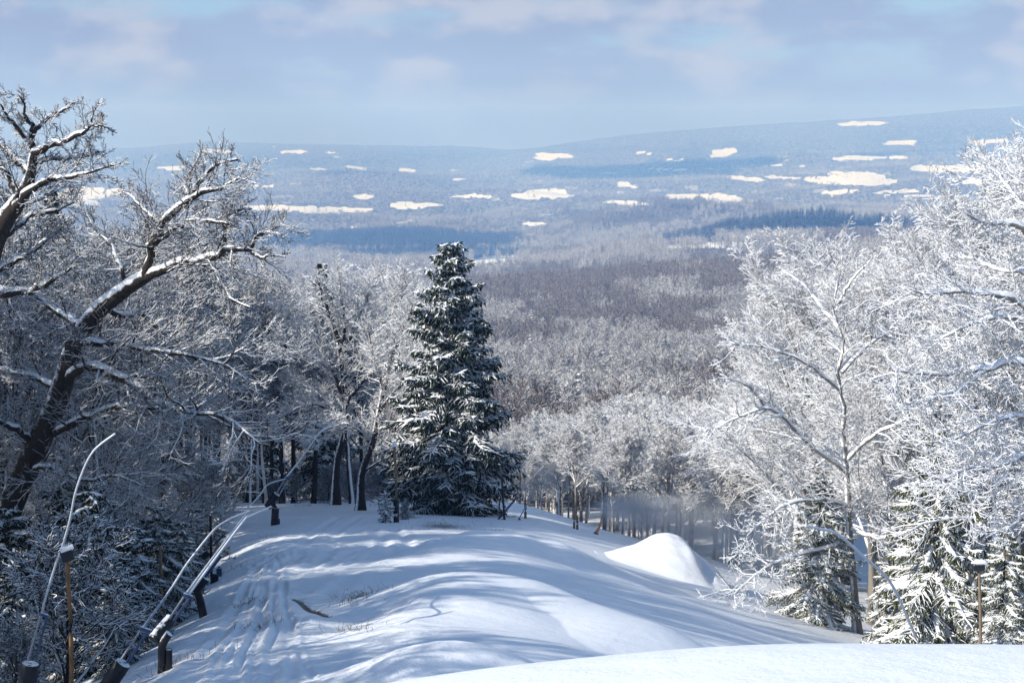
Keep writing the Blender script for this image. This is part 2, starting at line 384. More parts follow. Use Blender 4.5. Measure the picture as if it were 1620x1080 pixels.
# ---------------------------------------------------------------- ground and hills meshes
FIELDS = [  # px, py, half width, half height (snowy farm fields and clearings on the far hills)
 (475,329,85,3.2),(530,333,60,4.0),(440,331,50,3.0),(855,310,46,5.5),(868,303,34,3.5),(1310,284,45,5),(1352,279,42,7),(1390,287,32,5),(1345,290,50,4),
 (1500,267,55,6),(1565,266,40,5),(1590,272,40,5),(1565,287,42,6),(1143,314,30,7),(1098,389,50,4.5),(1150,385,30,3),(775,412,36,5),(735,417,30,4),(800,407,22,4),(843,354,20,4),
 (578,312,20,4),(655,326,36,4.5),(640,322,22,2),(745,311,36,2.4),(418,296,18,3),(570,266,25,2.2),(463,240,24,2.6),(340,240,30,2.6),(270,266,20,3),(140,306,52,8),(110,318,40,6),
 (880,247,28,4.5),(868,251,20,3),(1015,242,12,1.6),(1065,253,15,2.2),(1142,242,17,7),(1425,226,26,4),(1365,196,42,3.2),(1380,249,60,3.5),(1345,252,35,2.5),(1560,225,34,4),
 (1180,283,26,4),(1241,281,26,2),(985,292,11,4),(1000,296,14,2),(1080,312,26,4.5),(1005,322,28,2.5),(980,319,30,2),(724,284,10,2),(762,291,16,2.2),(520,241,8,1),(430,232,6,1),(645,270,22,1.6),
 (500,268,16,1.4),(1240,262,30,1.3),(1060,268,30,1.2),(1500,312,60,1.6),(1420,303,50,2.2),(1330,304,34,3),(1450,310,24,2),(640,352,12,1.5),(560,360,10,1)]
_fr = np.random.default_rng(55); CLEAR = []
for _k in range(95):
    _y = 244 + 96 * _fr.random(); CLEAR.append((_fr.uniform(-60, 1680), _y, _fr.uniform(4, 20), _fr.uniform(.5, 1.0) + .9 * (_y - 244) / 96))
CONIF = [(1300,350,130,16),(1290,352,90,18),(640,384,190,14),(700,330,140,8),(800,395,60,10),(880,398,50,8),(770,432,45,5),(960,330,70,6),(1000,370,80,5),(600,258,80,10),(1100,255,90,10),(1200,240,150,22),(350,255,200,22),(900,235,120,10),(700,245,120,10),(1500,215,140,22),(560,385,110,8)]
BARE = [(990,455,260,22),(1180,430,110,22),(900,475,200,20),(1080,470,150,20),(1400,375,120,20),(860,520,120,14),(960,540,90,14),(1050,520,90,20),(800,500,60,14),(1000,330,160,14),(1000,350,120,12),(820,570,90,18),(1080,560,60,14)]
def blobs(px, py, lst, w=0.55):
    f = np.zeros_like(px)
    for cx, cy, rx, ry in lst:
        if w < .4:
            h1 = math.sin(cx * 12.9898 + cy * 78.233) * 43758.5453; h1 -= math.floor(h1); h2 = math.sin(cx * 39.34 + cy * 11.13) * 24634.63; h2 -= math.floor(h2)
            dy = (py - cy) - (h2 - .5) * .07 * (px - cx); dx = px - cx + (h1 - .5) * 5 * dy
            r = (np.abs(dx / rx) ** 3.4 + np.abs(dy / ry) ** 2.6) ** .33
            r = r + .9 * (np.abs(dx - (h1 - .5) * 1.2 * rx - dy * 2.0) < .7 + .015 * rx) * (rx > 28)
        else: r = np.hypot((px - cx) / rx, (py - cy) / ry)
        f = np.maximum(f, sstep(1 + w, 1 - w, r + (.36 * fbm(px / 13 + cx, py / 3.6 + cy, 2) if w < .4 else 0)))
    return f

def fan(name, ys, a_s, mat, near):
    A, Y = np.meshgrid(a_s, ys)
    X = A * (Y + 9.0)
    Z = np.empty_like(X)
    for i in range(0, len(ys), 100): Z[i:i + 100] = G(X[i:i + 100], Y[i:i + 100], near)
    V = np.stack([X, Y, Z], -1).reshape(-1, 3)
    at = {}
    if near:
        d, side = seg_dist(X, Y, DITCH)
        dirt = np.exp(-(d / 0.12) ** 2)
        for (c, rx, ry) in DIRT:
            dirt = np.maximum(dirt, .62 * np.exp(-(((X - c[0]) / rx) ** 2 + ((Y - c[1]) / ry) ** 2)))
        wood = sstep(-3.0, -9.0, X + 2.5 + .148 * Y) * .1 + .16 * np.exp(-((X + 10) / 10) ** 2 - ((Y - 122) / 10) ** 2)
        at['dirt'] = (dirt + wood).ravel()
        road = np.exp(-((X + 0.12 * Y + 1.5) / (1.7 + 0.055 * Y)) ** 4) * sstep(8, 16, Y)
        at['rough'] = np.clip(road * .5 + .35 * sstep(75, 100, Y), .0, 1).ravel()
    else:
        px, py = project(V)
        wob = 5 * fbm(px / 26, py / 9, 3)
        at['field'] = blobs(px + wob * 2.5, py + wob * .45, FIELDS, .25) * (V[:, 1] > 2200)
        at['clearing'] = blobs(px + wob * 2.5, py + wob * .45, CLEAR, .45) * (V[:, 1] > 2200)
        at['conifer'] = blobs(px, py, CONIF) * .55 * (V[:, 1] > 2200)
        at['bare'] = blobs(px, py, BARE) * .7
    o = link(name, mesh_from(name, V, [grid_faces(*A.shape)], mat, at))
    tag(o, kind='structure'); return o
def a_grid(n, inner=.36, outer=1.25):
    core = np.linspace(-inner, inner, n); s = core[1] - core[0]
    side = [inner]
    while side[-1] < outer: s *= 1.06; side.append(side[-1] + s)
    side = np.array(side[1:]); return np.concatenate([-side[::-1], core, side])
YS = np.concatenate([np.linspace(-7.5, 6.4, 30)[:-1], np.exp(np.linspace(math.log(6.4), math.log(240), 720))])
fan('snow_ground', YS, a_grid(760), M['ground'], True)
fan('wooded_hills', np.exp(np.linspace(math.log(240), math.log(17500), 700)), a_grid(760, .36, .8), M['hills'], False)

# ---------------------------------------------------------------- sun, sky
SUN_EL = math.radians(31.0); SUN = np.array([-.88, -.475, 0]); SUN = SUN / np.linalg.norm(SUN) * math.cos(SUN_EL); SUN[2] = math.sin(SUN_EL)
ld = bpy.data.lights.new('sun', 'SUN'); ld.energy = 4.2; ld.angle = math.radians(.5); ld.color = (1.0, .945, .86)
lo = bpy.data.objects.new('sun', ld); COL.objects.link(lo)
from mathutils import Vector
lo.rotation_euler = Vector(SUN).to_track_quat('Z', 'Y').to_euler(); lo.location = (-200, -100, 300)
W = bpy.data.worlds.new('World'); SC.world = W; W.use_nodes = True
t = W.node_tree; t.nodes.clear()
w = NT.__new__(NT); w.t = t
sky = w.n('ShaderNodeTexSky', sky_type='NISHITA', sun_disc=False, sun_elevation=SUN_EL, sun_rotation=math.atan2(SUN[0], SUN[1]), air_density=1.25, dust_density=.4, ozone_density=3.0, altitude=600)
dirv = w.n('ShaderNodeTexCoord').outputs['Generated']
mp = w.n('ShaderNodeMapping'); mp.inputs['Scale'].default_value = (8, 8, 30); mp.inputs['Location'].default_value = (1.7, 0, .9); t.links.new(dirv, mp.inputs['Vector'])
n1 = w.noise(mp.outputs[0], 1.0, 6, .55)
mp2 = w.n('ShaderNodeMapping'); mp2.inputs['Scale'].default_value = (17, 17, 36); mp2.inputs['Location'].default_value = (3.3, 1.2, .4); t.links.new(dirv, mp2.inputs['Vector'])
n2 = w.noise(mp2.outputs[0], 1.0, 5, .5)
sep = w.n('ShaderNodeSeparateXYZ'); t.links.new(dirv, sep.inputs[0])
elev = sep.outputs[2]
lowband = w.math('SUBTRACT', 1.0, w.ramp(elev, .07, .22))
CLOUD_GREY, CLOUD_LIT, BLUE_GAP = (1.98, 2.38, 3.55), (3.6, 3.8, 4.4), (1.6, 2.75, 4.5)
cov = w.math('MULTIPLY', w.math('MAXIMUM', w.ramp(n1, .34, .50), w.ramp(elev, .066, .03)), lowband)
c0 = w.mix(w.math('MULTIPLY', lowband, .8), sky.outputs[0], BLUE_GAP)
c1 = w.mix(cov, c0, CLOUD_GREY)
LOW = (1.35, 1.3, 2.1)
c1 = w.mix(w.math('MULTIPLY', w.ramp(elev, .055, .0), lowband), c1, LOW)
puff = w.math('MULTIPLY', w.math('MULTIPLY', w.ramp(n2, .45, .64), w.ramp(n1, .30, .50)), w.math('MULTIPLY', lowband, w.math('ADD', w.math('MULTIPLY', w.ramp(elev, .015, .06), .75), .05)))
c2 = w.mix(puff, c1, CLOUD_LIT)
bg = w.n('ShaderNodeBackground'); t.links.new(c2, bg.inputs[0]); bg.inputs[1].default_value = 0.10
t.links.new(bg.outputs[0], w.n('ShaderNodeOutputWorld').inputs[0])
SC.view_settings.view_transform = 'Standard'; SC.view_settings.look = 'None'; SC.view_settings.gamma = 1.0
SC.view_settings.exposure = 0.62

# ---------------------------------------------------------------- haze: one closed box of air
def box_mesh(name, lo, hi, mat):
    x0, y0, z0 = lo; x1, y1, z1 = hi
    V = [(x0,y0,z0),(x1,y0,z0),(x1,y1,z0),(x0,y1,z0),(x0,y0,z1),(x1,y0,z1),(x1,y1,z1),(x0,y1,z1)]
    Fc = [(0,3,2,1),(4,5,6,7),(0,1,5,4),(1,2,6,5),(2,3,7,6),(3,0,4,7)]
    return mesh_from(name, np.array(V), [np.array(Fc)], mat, smooth=False)
hm = bpy.data.materials.new('haze_air'); hm.use_nodes = True; ht = hm.node_tree; ht.nodes.clear()
pv = ht.nodes.new('ShaderNodeVolumePrincipled')
pv.inputs['Color'].default_value = (.25, .49, 1.0, 1); pv.inputs['Absorption Color'].default_value = (1, 1, 1, 1)
pv.inputs['Density'].default_value = 1.5e-4; pv.inputs['Anisotropy'].default_value = 0.0
ho = ht.nodes.new('ShaderNodeOutputMaterial'); ht.links.new(pv.outputs[0], ho.inputs['Volume'])
HAZE = link('haze', box_mesh('haze', (-16000, -60, -460), (16000, 17600, 430), hm)); tag(HAZE, kind='stuff')

SC.cycles.max_bounces = 6; SC.cycles.diffuse_bounces = 3; SC.cycles.glossy_bounces = 2; SC.cycles.volume_bounces = 1
SC.cycles.transparent_max_bounces = 8; SC.cycles.use_adaptive_sampling = True; SC.cycles.adaptive_threshold = 0.012
SC.cycles.use_denoising = True; SC.cycles.denoiser = 'OPENIMAGEDENOISE'
SC.cycles.caustics_reflective = False; SC.cycles.caustics_refractive = False
# ---------------------------------------------------------------- trees
ZUP = np.array([0, 0, 1.0])
def nrm(v): return v / np.maximum(np.linalg.norm(v, axis=-1, keepdims=True), 1e-9)
def frame(T):
    U = np.stack([T[..., 1], -T[..., 0], np.zeros_like(T[..., 0])], -1)
    l = np.linalg.norm(U, axis=-1, keepdims=True)
    U = np.where(l < 1e-3, np.array([1.0, 0, 0]), U / np.maximum(l, 1e-9))
    return U, np.cross(U, T)
def tangents(Q):
    T = np.empty_like(Q); T[:, 1:-1] = Q[:, 2:] - Q[:, :-2]; T[:, 0] = Q[:, 1] - Q[:, 0]; T[:, -1] = Q[:, -1] - Q[:, -2]
    return nrm(T)
WIND = np.array([-.80, -.60, 0.0])
class Acc:
    """collects tubes into one mesh"""
    def __init__(self): self.V, self.Fq, self.S, self.n = [], [], [], 0
    def tubes(self, Q, R, K, snow=0.0, plaster=0.0, sbias=0.0, rngn=None):
        N, Mm = Q.shape[:2]
        T = tangents(Q); U, Vv = frame(T)
        ang = np.pi / 2 + 2 * np.pi * np.arange(K) / K
        c, s = np.cos(ang), np.sin(ang)
        ring = U[:, :, None] * c[:, None] + Vv[:, :, None] * s[:, None]
        hor = np.sqrt(np.clip(1 - T[..., 2] ** 2, 0, 1))[:, :, None]
        top = np.maximum(s, 0)[None, None] * hor
        if np.ndim(snow) == 0: snow = np.full((N, 1), snow)
        cap = np.minimum(snow, R * .9 + .004)[:, :, None]
        if rngn is not None: cap = cap * rngn.uniform(.55, 1.3, cap.shape)
        X = Q[:, :, None] + ring * R[:, :, None, None] + (top ** .8 * cap)[..., None] * ZUP
        if rngn is not None and K >= 6: X = X + ring * (R[:, :, None] * rngn.normal(0, .06, (N, Mm, K)))[..., None]
        if K == 3: sn = np.where(s > .5, 1.0, 0.0)[None, None] * np.clip(hor * 1.5, 0, 1)
        else: sn = np.clip(s * .75 + .30, 0, 1)[None, None] * np.clip(hor * 1.25 - .1, 0, 1)
        if plaster:
            wd = (ring @ WIND); sn = np.maximum(sn, plaster * np.clip((wd - .62) * 2.6, 0, 1) * (1 - .3 * hor))
        sn = np.broadcast_to(sn, (N, Mm, K)) + sbias
        i = self.n + np.arange(N * Mm * K).reshape(N, Mm, K)
        a, b = i[:, :-1], i[:, 1:]
        q = np.stack([a, np.roll(a, -1, 2), np.roll(b, -1, 2), b], -1).reshape(-1, 4)
        self.V.append(X.reshape(-1, 3).astype(np.float32)); self.Fq.append(q.astype(np.int32)); self.S.append(sn.reshape(-1).astype(np.float32)); self.n += N * Mm * K
    def quads(self, X, sn):
        """X (N,4,3) loose blades"""
        N = len(X); i = self.n + np.arange(N * 4).reshape(N, 4)
        self.V.append(X.reshape(-1, 3).astype(np.float32)); self.Fq.append(i.astype(np.int32)); self.S.append(np.broadcast_to(np.asarray(sn, np.float32), (N, 4)).reshape(-1)); self.n += N * 4
    def mesh(self, name, mat, smooth=True):
        me = mesh_from(name, np.concatenate(self.V), [np.concatenate(self.Fq)], mat, {'snow': np.concatenate(self.S)}, smooth)
        return me

def spawn(rng, Q, R, n, t0, t1, ang, lenf, seg, wander, up, rfac, sag=0.0, taper=.85, flat=0.0, lenjit=.35, tpow=0.6, rmin=.004):
    """children of the branches Q (N,M,3) with radii R (N,M); returns polylines and radii"""
    N, Mm = Q.shape[:2]
    L = np.linalg.norm(np.diff(Q, axis=1), axis=2).sum(1)
    n = np.maximum(1, np.round(np.asarray(n) * np.ones(N)).astype(int))
    idx = np.repeat(np.arange(N), n)
    k = np.concatenate([np.arange(m) for m in n]); nn = np.repeat(n, n)
    t = t0 + (t1 - t0) * (k + rng.uniform(0, 1, len(k))) / nn
    f = t * (Mm - 1); i = np.minimum(f.astype(int), Mm - 2); fr = (f - i)[:, None]
    base = Q[idx, i] * (1 - fr) + Q[idx, i + 1] * fr
    r0 = R[idx, i] * (1 - fr[:, 0]) + R[idx, i + 1] * fr[:, 0]
    T = nrm(Q[idx, i + 1] - Q[idx, i])
    U, Vv = frame(T)
    az = k * 2.399 + rng.uniform(0, 2 * np.pi, N)[idx] + rng.normal(0, .5, len(k))
    a = np.radians(ang[0] + (ang[1] - ang[0]) * rng.random(len(k)))
    d = T * np.cos(a)[:, None] + (U * np.cos(az)[:, None] + Vv * np.sin(az)[:, None] * (1 - flat)) * np.sin(a)[:, None]
    d = nrm(d)
    ln = lenf * L[idx] * (1 - tpow * (t - t0) / max(t1 - t0, 1e-6)) * rng.uniform(1 - lenjit, 1 + lenjit, len(k))
    rr = np.maximum(np.minimum(r0 * .8, rfac * ln), rmin)
    pts = [base]; stp = (ln / seg)[:, None]
    for s in range(seg):
        d = nrm(d + rng.normal(0, wander, d.shape) + ZUP * (up - sag * (s / seg)))
        pts.append(pts[-1] + d * stp)
    Qc = np.stack(pts, 1)
    Rc = rr[:, None] * (1 - taper * np.linspace(0, 1, seg + 1))[None]
    return Qc, np.maximum(Rc, rmin * .7)

def trunk_line(rng, h, r, seg=14, lean=(0, 0), wob=.012):
    z = np.linspace(-.6, h, seg + 1)
    x = lean[0] * (z / h) + np.cumsum(rng.normal(0, wob * h / seg * 3, seg + 1)); y = lean[1] * (z / h) + np.cumsum(rng.normal(0, wob * h / seg * 3, seg + 1))
    x -= x[1]; y -= y[1]
    t = np.clip(z / h, 0, 1)
    R = r * (1 - .80 * t) * (1 + .9 * np.exp(-np.maximum(z, 0) / .35) * .5)
    return np.stack([x, y, z], 1)[None], R[None]

def decid(seed, h=20, r=.26, clear=.35, n1=15, spread=.42, up1=.09, ang1=(35, 65), twr=.010, n2=9, n3=8, n4=5, detail=3, frost=False, sbig=.05, stw=.012, leaders=2, wander=.10):
    """a bare broadleaved tree: returns (trunk mesh, crown mesh)"""
    rng = np.random.default_rng(seed)
    tr, cr = Acc(), Acc()
    Q, R = trunk_line(rng, h * .80, r, lean=(rng.normal(0, .03) * h, rng.normal(0, .03) * h))
    tr.tubes(Q, R, 10, sbig, .9, 0, rng)
    # a few ascending leaders that take over from the trunk
    Ql, Rl = spawn(rng, Q, R, leaders + 1, .45, .75, (14, 30), .48, 10, .07, .10, .02, tpow=.3)
    tr.tubes(Ql, Rl, 8, sbig, .7, 0, rng)
    Q1, R1 = spawn(rng, Q, R, n1, clear, .99, ang1, spread, 9, wander, up1, .017, tpow=.55)
    Q1b, R1b = spawn(rng, Ql, Rl, 6, .2, .95, (28, 60), .62, 9, wander, up1, .017, tpow=.5)
    Q1 = np.concatenate([Q1, Q1b]); R1 = np.concatenate([R1, R1b])
    tr.tubes(Q1, R1, 6, sbig, .5, 0, rng)
    Q2, R2 = spawn(rng, np.concatenate([Q1, Ql[:, 1:]]) if False else Q1, R1, n2, .18, .99, (28, 62), .52, 6, .13, .05, .014, flat=.35, tpow=.5)
    cr.tubes(Q2, R2, 5, sbig * .7, .3, 0, rng)
    Q3, R3 = spawn(rng, Q2, R2, n3, .12, 1.0, (25, 62), .50, 4, .17, .03, .013, flat=.3, tpow=.45, rmin=twr)
    cr.tubes(Q3, np.maximum(R3, twr), 4 if detail > 2 else 3, stw * 1.6, .25, .02, None)
    Q4, R4 = spawn(rng, Q3, R3, n4, .15, 1.0, (25, 60), .55, 3 if detail > 1 else 2, .20, .03, .010, flat=.2, tpow=.4, rmin=twr)
    cr.tubes(Q4, np.maximum(R4, twr), 3, stw, .0, .02, None)
    if detail > 3:
        Q5, R5 = spawn(rng, Q4, R4, 3, .2, 1.0, (25, 60), .6, 2, .2, .03, .01, tpow=.4, rmin=twr * .8)
        cr.tubes(Q5, np.maximum(R5, twr * .8), 3, stw * .8, 0, .02, None)
    return (tr.mesh('trunk', M['bark_sun' if frost else 'bark']), cr.mesh('crown', M['twig_frost' if frost else 'twig']))

def conifer(seed, h=20, rad=3.6, whorls=30, per=7, droop=(-.30, .35), heavy=.5, blade=.30, nb=7, width=.045, pw=.8, base=.03, mat='needle', snowr=.06, curtain=1.0, lift=.35, ragged=.3, topfrost=0.0, blunt=.22):
    rng = np.random.default_rng(seed)
    tr, cr = Acc(), Acc()
    Q, R = trunk_line(rng, h, .018 * h, 12, wob=.004)
    tr.tubes(Q, R * np.linspace(1, .25, R.shape[1])[None] ** .5, 8, .02, .5, 0, rng)
    t = base + (1 - base) * (np.arange(whorls) + .5) / whorls
    tt = np.repeat(t, per) + rng.normal(0, .35 / whorls, whorls * per); tt = np.clip(tt, base, .995)
    N = len(tt)
    az = np.arange(N) * 2.399 + rng.normal(0, .4, N)
    ln = (rad * (1 - tt) ** pw * (.55 + .45 * sstep(base, base + .12, tt)) + blunt) * rng.uniform(1 - ragged, 1 + ragged * .6, N)
    el = droop[0] + (droop[1] - droop[0]) * tt ** 1.3 + rng.normal(0, .10, N)
    d = np.stack([np.cos(az) * np.cos(el), np.sin(az) * np.cos(el), np.sin(el)], 1)
    p = np.stack([np.interp(tt * h, Q[0, :, 2], Q[0, :, 0]), np.interp(tt * h, Q[0, :, 2], Q[0, :, 1]), tt * h], 1)
    S = 8; pts = [p]
    for s in range(S):
        d = nrm(d + rng.normal(0, .05, d.shape) + ZUP * (-.10 * (s < 4) + lift * .25 * (s >= 4)))
        pts.append(pts[-1] + d * (ln / S)[:, None])
    QB = np.stack(pts, 1); RB = (.010 * ln + .012)[:, None] * (1 - .75 * np.linspace(0, 1, S + 1))[None]
    cr.tubes(QB, RB, 4, .02, 0, -.1, None)
    # ridges of snow lying along the branches
    m = rng.random(N) < heavy
    Qs = QB[m][:, 1:] + ZUP * .03; L = ln[m][:, None]
    prof = np.sin(np.pi * np.linspace(.12, 1.0, S))[None] ** .7
    Rs = np.minimum(snowr, L * .06) * prof * rng.uniform(.5, 1.4, (len(Qs), S))
    cr.tubes(Qs, Rs + .004, 5, .03, 0, .25, rng)
    # side sprays
    n = np.maximum(3, np.round(ln * nb)).astype(int) * 2
    Qt, Rt = spawn(rng, QB, RB, n, .10, 1.0, (42, 70), .34, 3, .12, -.05, .01, sag=.18, flat=.65, tpow=.55, rmin=width)
    Rt = width * rng.uniform(.7, 1.3, (len(Qt), 1)) * np.array([.8, 1.0, .75, .18])[None]
    tq = Qt[:, 0, 2] / h
    sb = rng.normal(0, .28, len(Qt)) + (heavy - .5) * .6 + topfrost * tq
    for lo, hi_ in ((-9, -.2), (-.2, .1), (.1, .35), (.35, 9)):
        mk = (sb >= lo) & (sb < hi_)
        if mk.any(): cr.tubes(Qt[mk], Rt[mk], 3, .02 + .03 * heavy, 0, float(np.clip(sb[mk].mean(), -.9, .6)), None)
    # needles and hanging twiglets
    nbld = 5
    f = rng.uniform(0, 2.999, (len(Qt), nbld)); i = f.astype(int); fr = (f - i)[..., None]
    A = Qt[np.arange(len(Qt))[:, None], i] * (1 - fr) + Qt[np.arange(len(Qt))[:, None], i + 1] * fr
    A = A.reshape(-1, 3); nB = len(A)
    Tt = np.repeat(nrm(Qt[:, -1] - Qt[:, 0]), nbld, 0)
    side = nrm(np.cross(Tt, ZUP) + 1e-6); sg = np.where(rng.random(nB) < .5, -1, 1)[:, None]
    dn = nrm(Tt * .55 + side * sg * rng.uniform(.1, .9, (nB, 1)) - ZUP * rng.uniform(.1, 1.7, (nB, 1)) * curtain + rng.normal(0, .15, (nB, 3)))
    bl = blade * rng.uniform(.5, 1.4, (nB, 1)); bw = blade * .16
    wv = nrm(np.cross(dn, rng.normal(0, 1, (nB, 3)))) * bw
    X = np.stack([A - wv * .4, A + dn * bl * .5 - wv, A + dn * bl, A + dn * bl * .5 + wv], 1)
    cr.quads(X, np.clip(topfrost * .55 * np.repeat(tq, nbld)[:, None] + rng.normal(-.15 + .5 * heavy, .28, (nB, 1)) - .25 * np.clip(-dn[:, 2:3], 0, 1), -.5, .95) + np.array([.1, 0, -.1, 0])[None])
    return tr.mesh('trunk', M['bark']), cr.mesh('crown', M[mat])

def plant(name, meshes, loc, rz=0.0, sc=1.0, label=None, cat='tree', group=None, scz=None):
    o = empty(name, loc, rz); o.scale = (sc, sc, scz or sc)
    for me in meshes: link(me.name.split('.')[0], me, o)
    return tag(o, label, cat, group)
def copy_tree(o, loc, rz, sc, label, group, scz=None):
    c = o.copy(); COL.objects.link(c); c.location = loc; c.rotation_euler = (0, 0, rz); c.scale = (sc, sc, scz or sc)
    for ch in list(o.children):
        d = ch.copy(); COL.objects.link(d); d.parent = c
    tag(c, label, None, group); return c
class Kind:
    """one kind of tree, copied wherever it stands"""
    def __init__(self, name, maker, cat): self.name, self.maker, self.cat, self.first, self.h = name, maker, cat, None, None
    def put(self, x, y, rz, sc, label, group, scz=None, dz=0.0):
        loc = (x, y, Gs(x, y) + dz)
        if self.first is None:
            self.first = plant(self.name, self.maker(), loc, rz, sc, label, self.cat, group, scz); return self.first
        return copy_tree(self.first, loc, rz, sc, label, group, scz)

# --- kinds
near_dark = [Kind('broadleaf_tree', (lambda s=s: decid(s, h=17 + s % 3, r=.24, clear=.22, n1=17, spread=.40, up1=.05, ang1=(45, 82), twr=.0085, n2=10, n3=9, n4=5, detail=3, stw=.009)), 'tree') for s in (11, 12, 13)]
mid_dark = [Kind('broadleaf_tree', (lambda s=s: decid(s, h=19, r=.27, clear=.36, n1=14, spread=.42, up1=.10, ang1=(35, 66), twr=.013, n2=9, n3=8, n4=5, detail=2, stw=.012)), 'tree') for s in (21, 22, 23)]
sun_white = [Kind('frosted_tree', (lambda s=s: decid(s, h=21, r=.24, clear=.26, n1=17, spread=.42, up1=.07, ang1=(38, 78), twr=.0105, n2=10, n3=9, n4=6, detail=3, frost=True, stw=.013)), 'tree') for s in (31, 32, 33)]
mid_white = [Kind('frosted_tree', (lambda s=s: decid(s, h=18, r=.23, clear=.36, n1=13, spread=.42, up1=.11, ang1=(32, 66), twr=.020, n2=9, n3=8, n4=5, detail=2, frost=True, stw=.02)), 'tree') for s in (41, 42, 43)]
far_white = [Kind('frosted_tree', (lambda s=s: decid(s, h=18, r=.22, clear=.36, n1=12, spread=.42, up1=.11, ang1=(32, 66), twr=.05, n2=6, n3=5, n4=3, detail=1, frost=True, stw=.03, leaders=1)), 'tree') for s in (51, 52, 53)]
hemlock = [Kind('hemlock_tree', (lambda s=s: conifer(s, h=9.5, rad=3.0, whorls=20, per=6, droop=(-.15, .3), heavy=.42, blade=.22, nb=6, width=.035, pw=.75, snowr=.07, curtain=.7)), 'conifer') for s in (61, 62)]

def sun_clear(x, y, h, tx, ty, tr):
    """would a tree at x, y throw its shadow on the spot tx, ty (radius tr)?"""
    dx, dy = x - tx, y - ty; s = np.hypot(SUN[0], SUN[1]); ux, uy = SUN[0] / s, SUN[1] / s
    al = dx * ux + dy * uy; pe = abs(dx * uy - dy * ux)
    top = Gs(x, y) + h; need = Gs(tx, ty) + al * math.tan(SUN_EL)
    return not (al > 0 and pe < tr + 3.2 and top > need)
PLACED = []
KEEP_LIT = [(-12.0, 99.0, 7.0, 5.0), (-6.5, 104.0, 8.0, 4.0), (-3.0, 100.0, 6.0, 3.0)]
def lit_cap(x, y):
    """tallest tree that may stand here without shading the sunlit crowns beyond the clearing"""
    cap = 99.0; s = np.hypot(SUN[0], SUN[1]); ux, uy = SUN[0] / s, SUN[1] / s
    for tx, ty, th, tr in KEEP_LIT:
        dx, dy = x - tx, y - ty; al = dx * ux + dy * uy; pe = abs(dx * uy - dy * ux)
        if al > 3 and pe < tr + 2.5: cap = min(cap, Gs(tx, ty) + th + al * math.tan(SUN_EL) - Gs(x, y))
    return cap
def free(x, y, gap):
    for a, b in PLACED:
        if (a - x) ** 2 + (b - y) ** 2 < gap * gap: return False
    return True
PILE = hit(1052, 902)
def sun_ok(x, y, h):
    return sun_clear(x, y, h, PILE[0], PILE[1], 5.0) and sun_clear(x, y, h, PILE[0] - 3, PILE[1] + 2, 3) and sun_clear(x, y, h, 2.5, 8.6, 3.2) and sun_clear(x, y, h, 6, 9.5, 3)

rw = np.random.default_rng(101)
def col_of(x, y):
    q, _ = project((x, y, Gs(x, y))); return float(q)
# --- the dark wood left of the slope (part of it stands left of the frame and shades the slope)
n_left = 0
def edge_x(y): return float(np.interp(y, [8, 28, 36, 52, 80, 130, 160], [-12.5, -8.3, -9.2, -11.2, -15.2, -24.5, -27]))
for k in range(1500):
    y = 4 + 150 * rw.random() ** 1.15; e = edge_x(y)
    x = e - 1.8 - (rw.random() ** 1.5) * (26 + .12 * y)
    if y < 24 and x > -14: continue
    if y < 47 and -.36 * (y + 2) - 2.5 < x: continue
    if y < 46 and x > -.36 * (y + 2) - 2.5 and y < 34: continue
    if not free(x, y, 2.6 + .014 * y): continue
    px = col_of(x, y); inside = px > -130
    if not inside and (x < e - 22 or y > 100 or not free(x, y, 5.6)): continue
    top = np.interp(px, [-1400, -400, -130, 0, 100, 200, 300, 340, 390, 450], [-500, 20, 200, 285, 300, 310, 325, 360, 430, 440]) + 130 * rw.random() ** 2
    hgt = min(ratio(top) * y - Gs(x, y), lit_cap(x, y)); sc = float(np.clip(hgt / 18.5, .36, 1.1))
    if not sun_ok(x, y, 19 * sc): continue
    PLACED.append((x, y)); n_left += 1
    if y < 62: kk = near_dark[rw.integers(3)]
    else: kk = mid_dark[rw.integers(3)]
    kk.put(x, y, rw.uniform(0, 6.28), sc, 'bare broadleaved tree with snow along its twigs in the dark wood left of the slope', 'trees of the dark wood left of the slope')
print('left wood', n_left, round(time.time() - T0, 1))
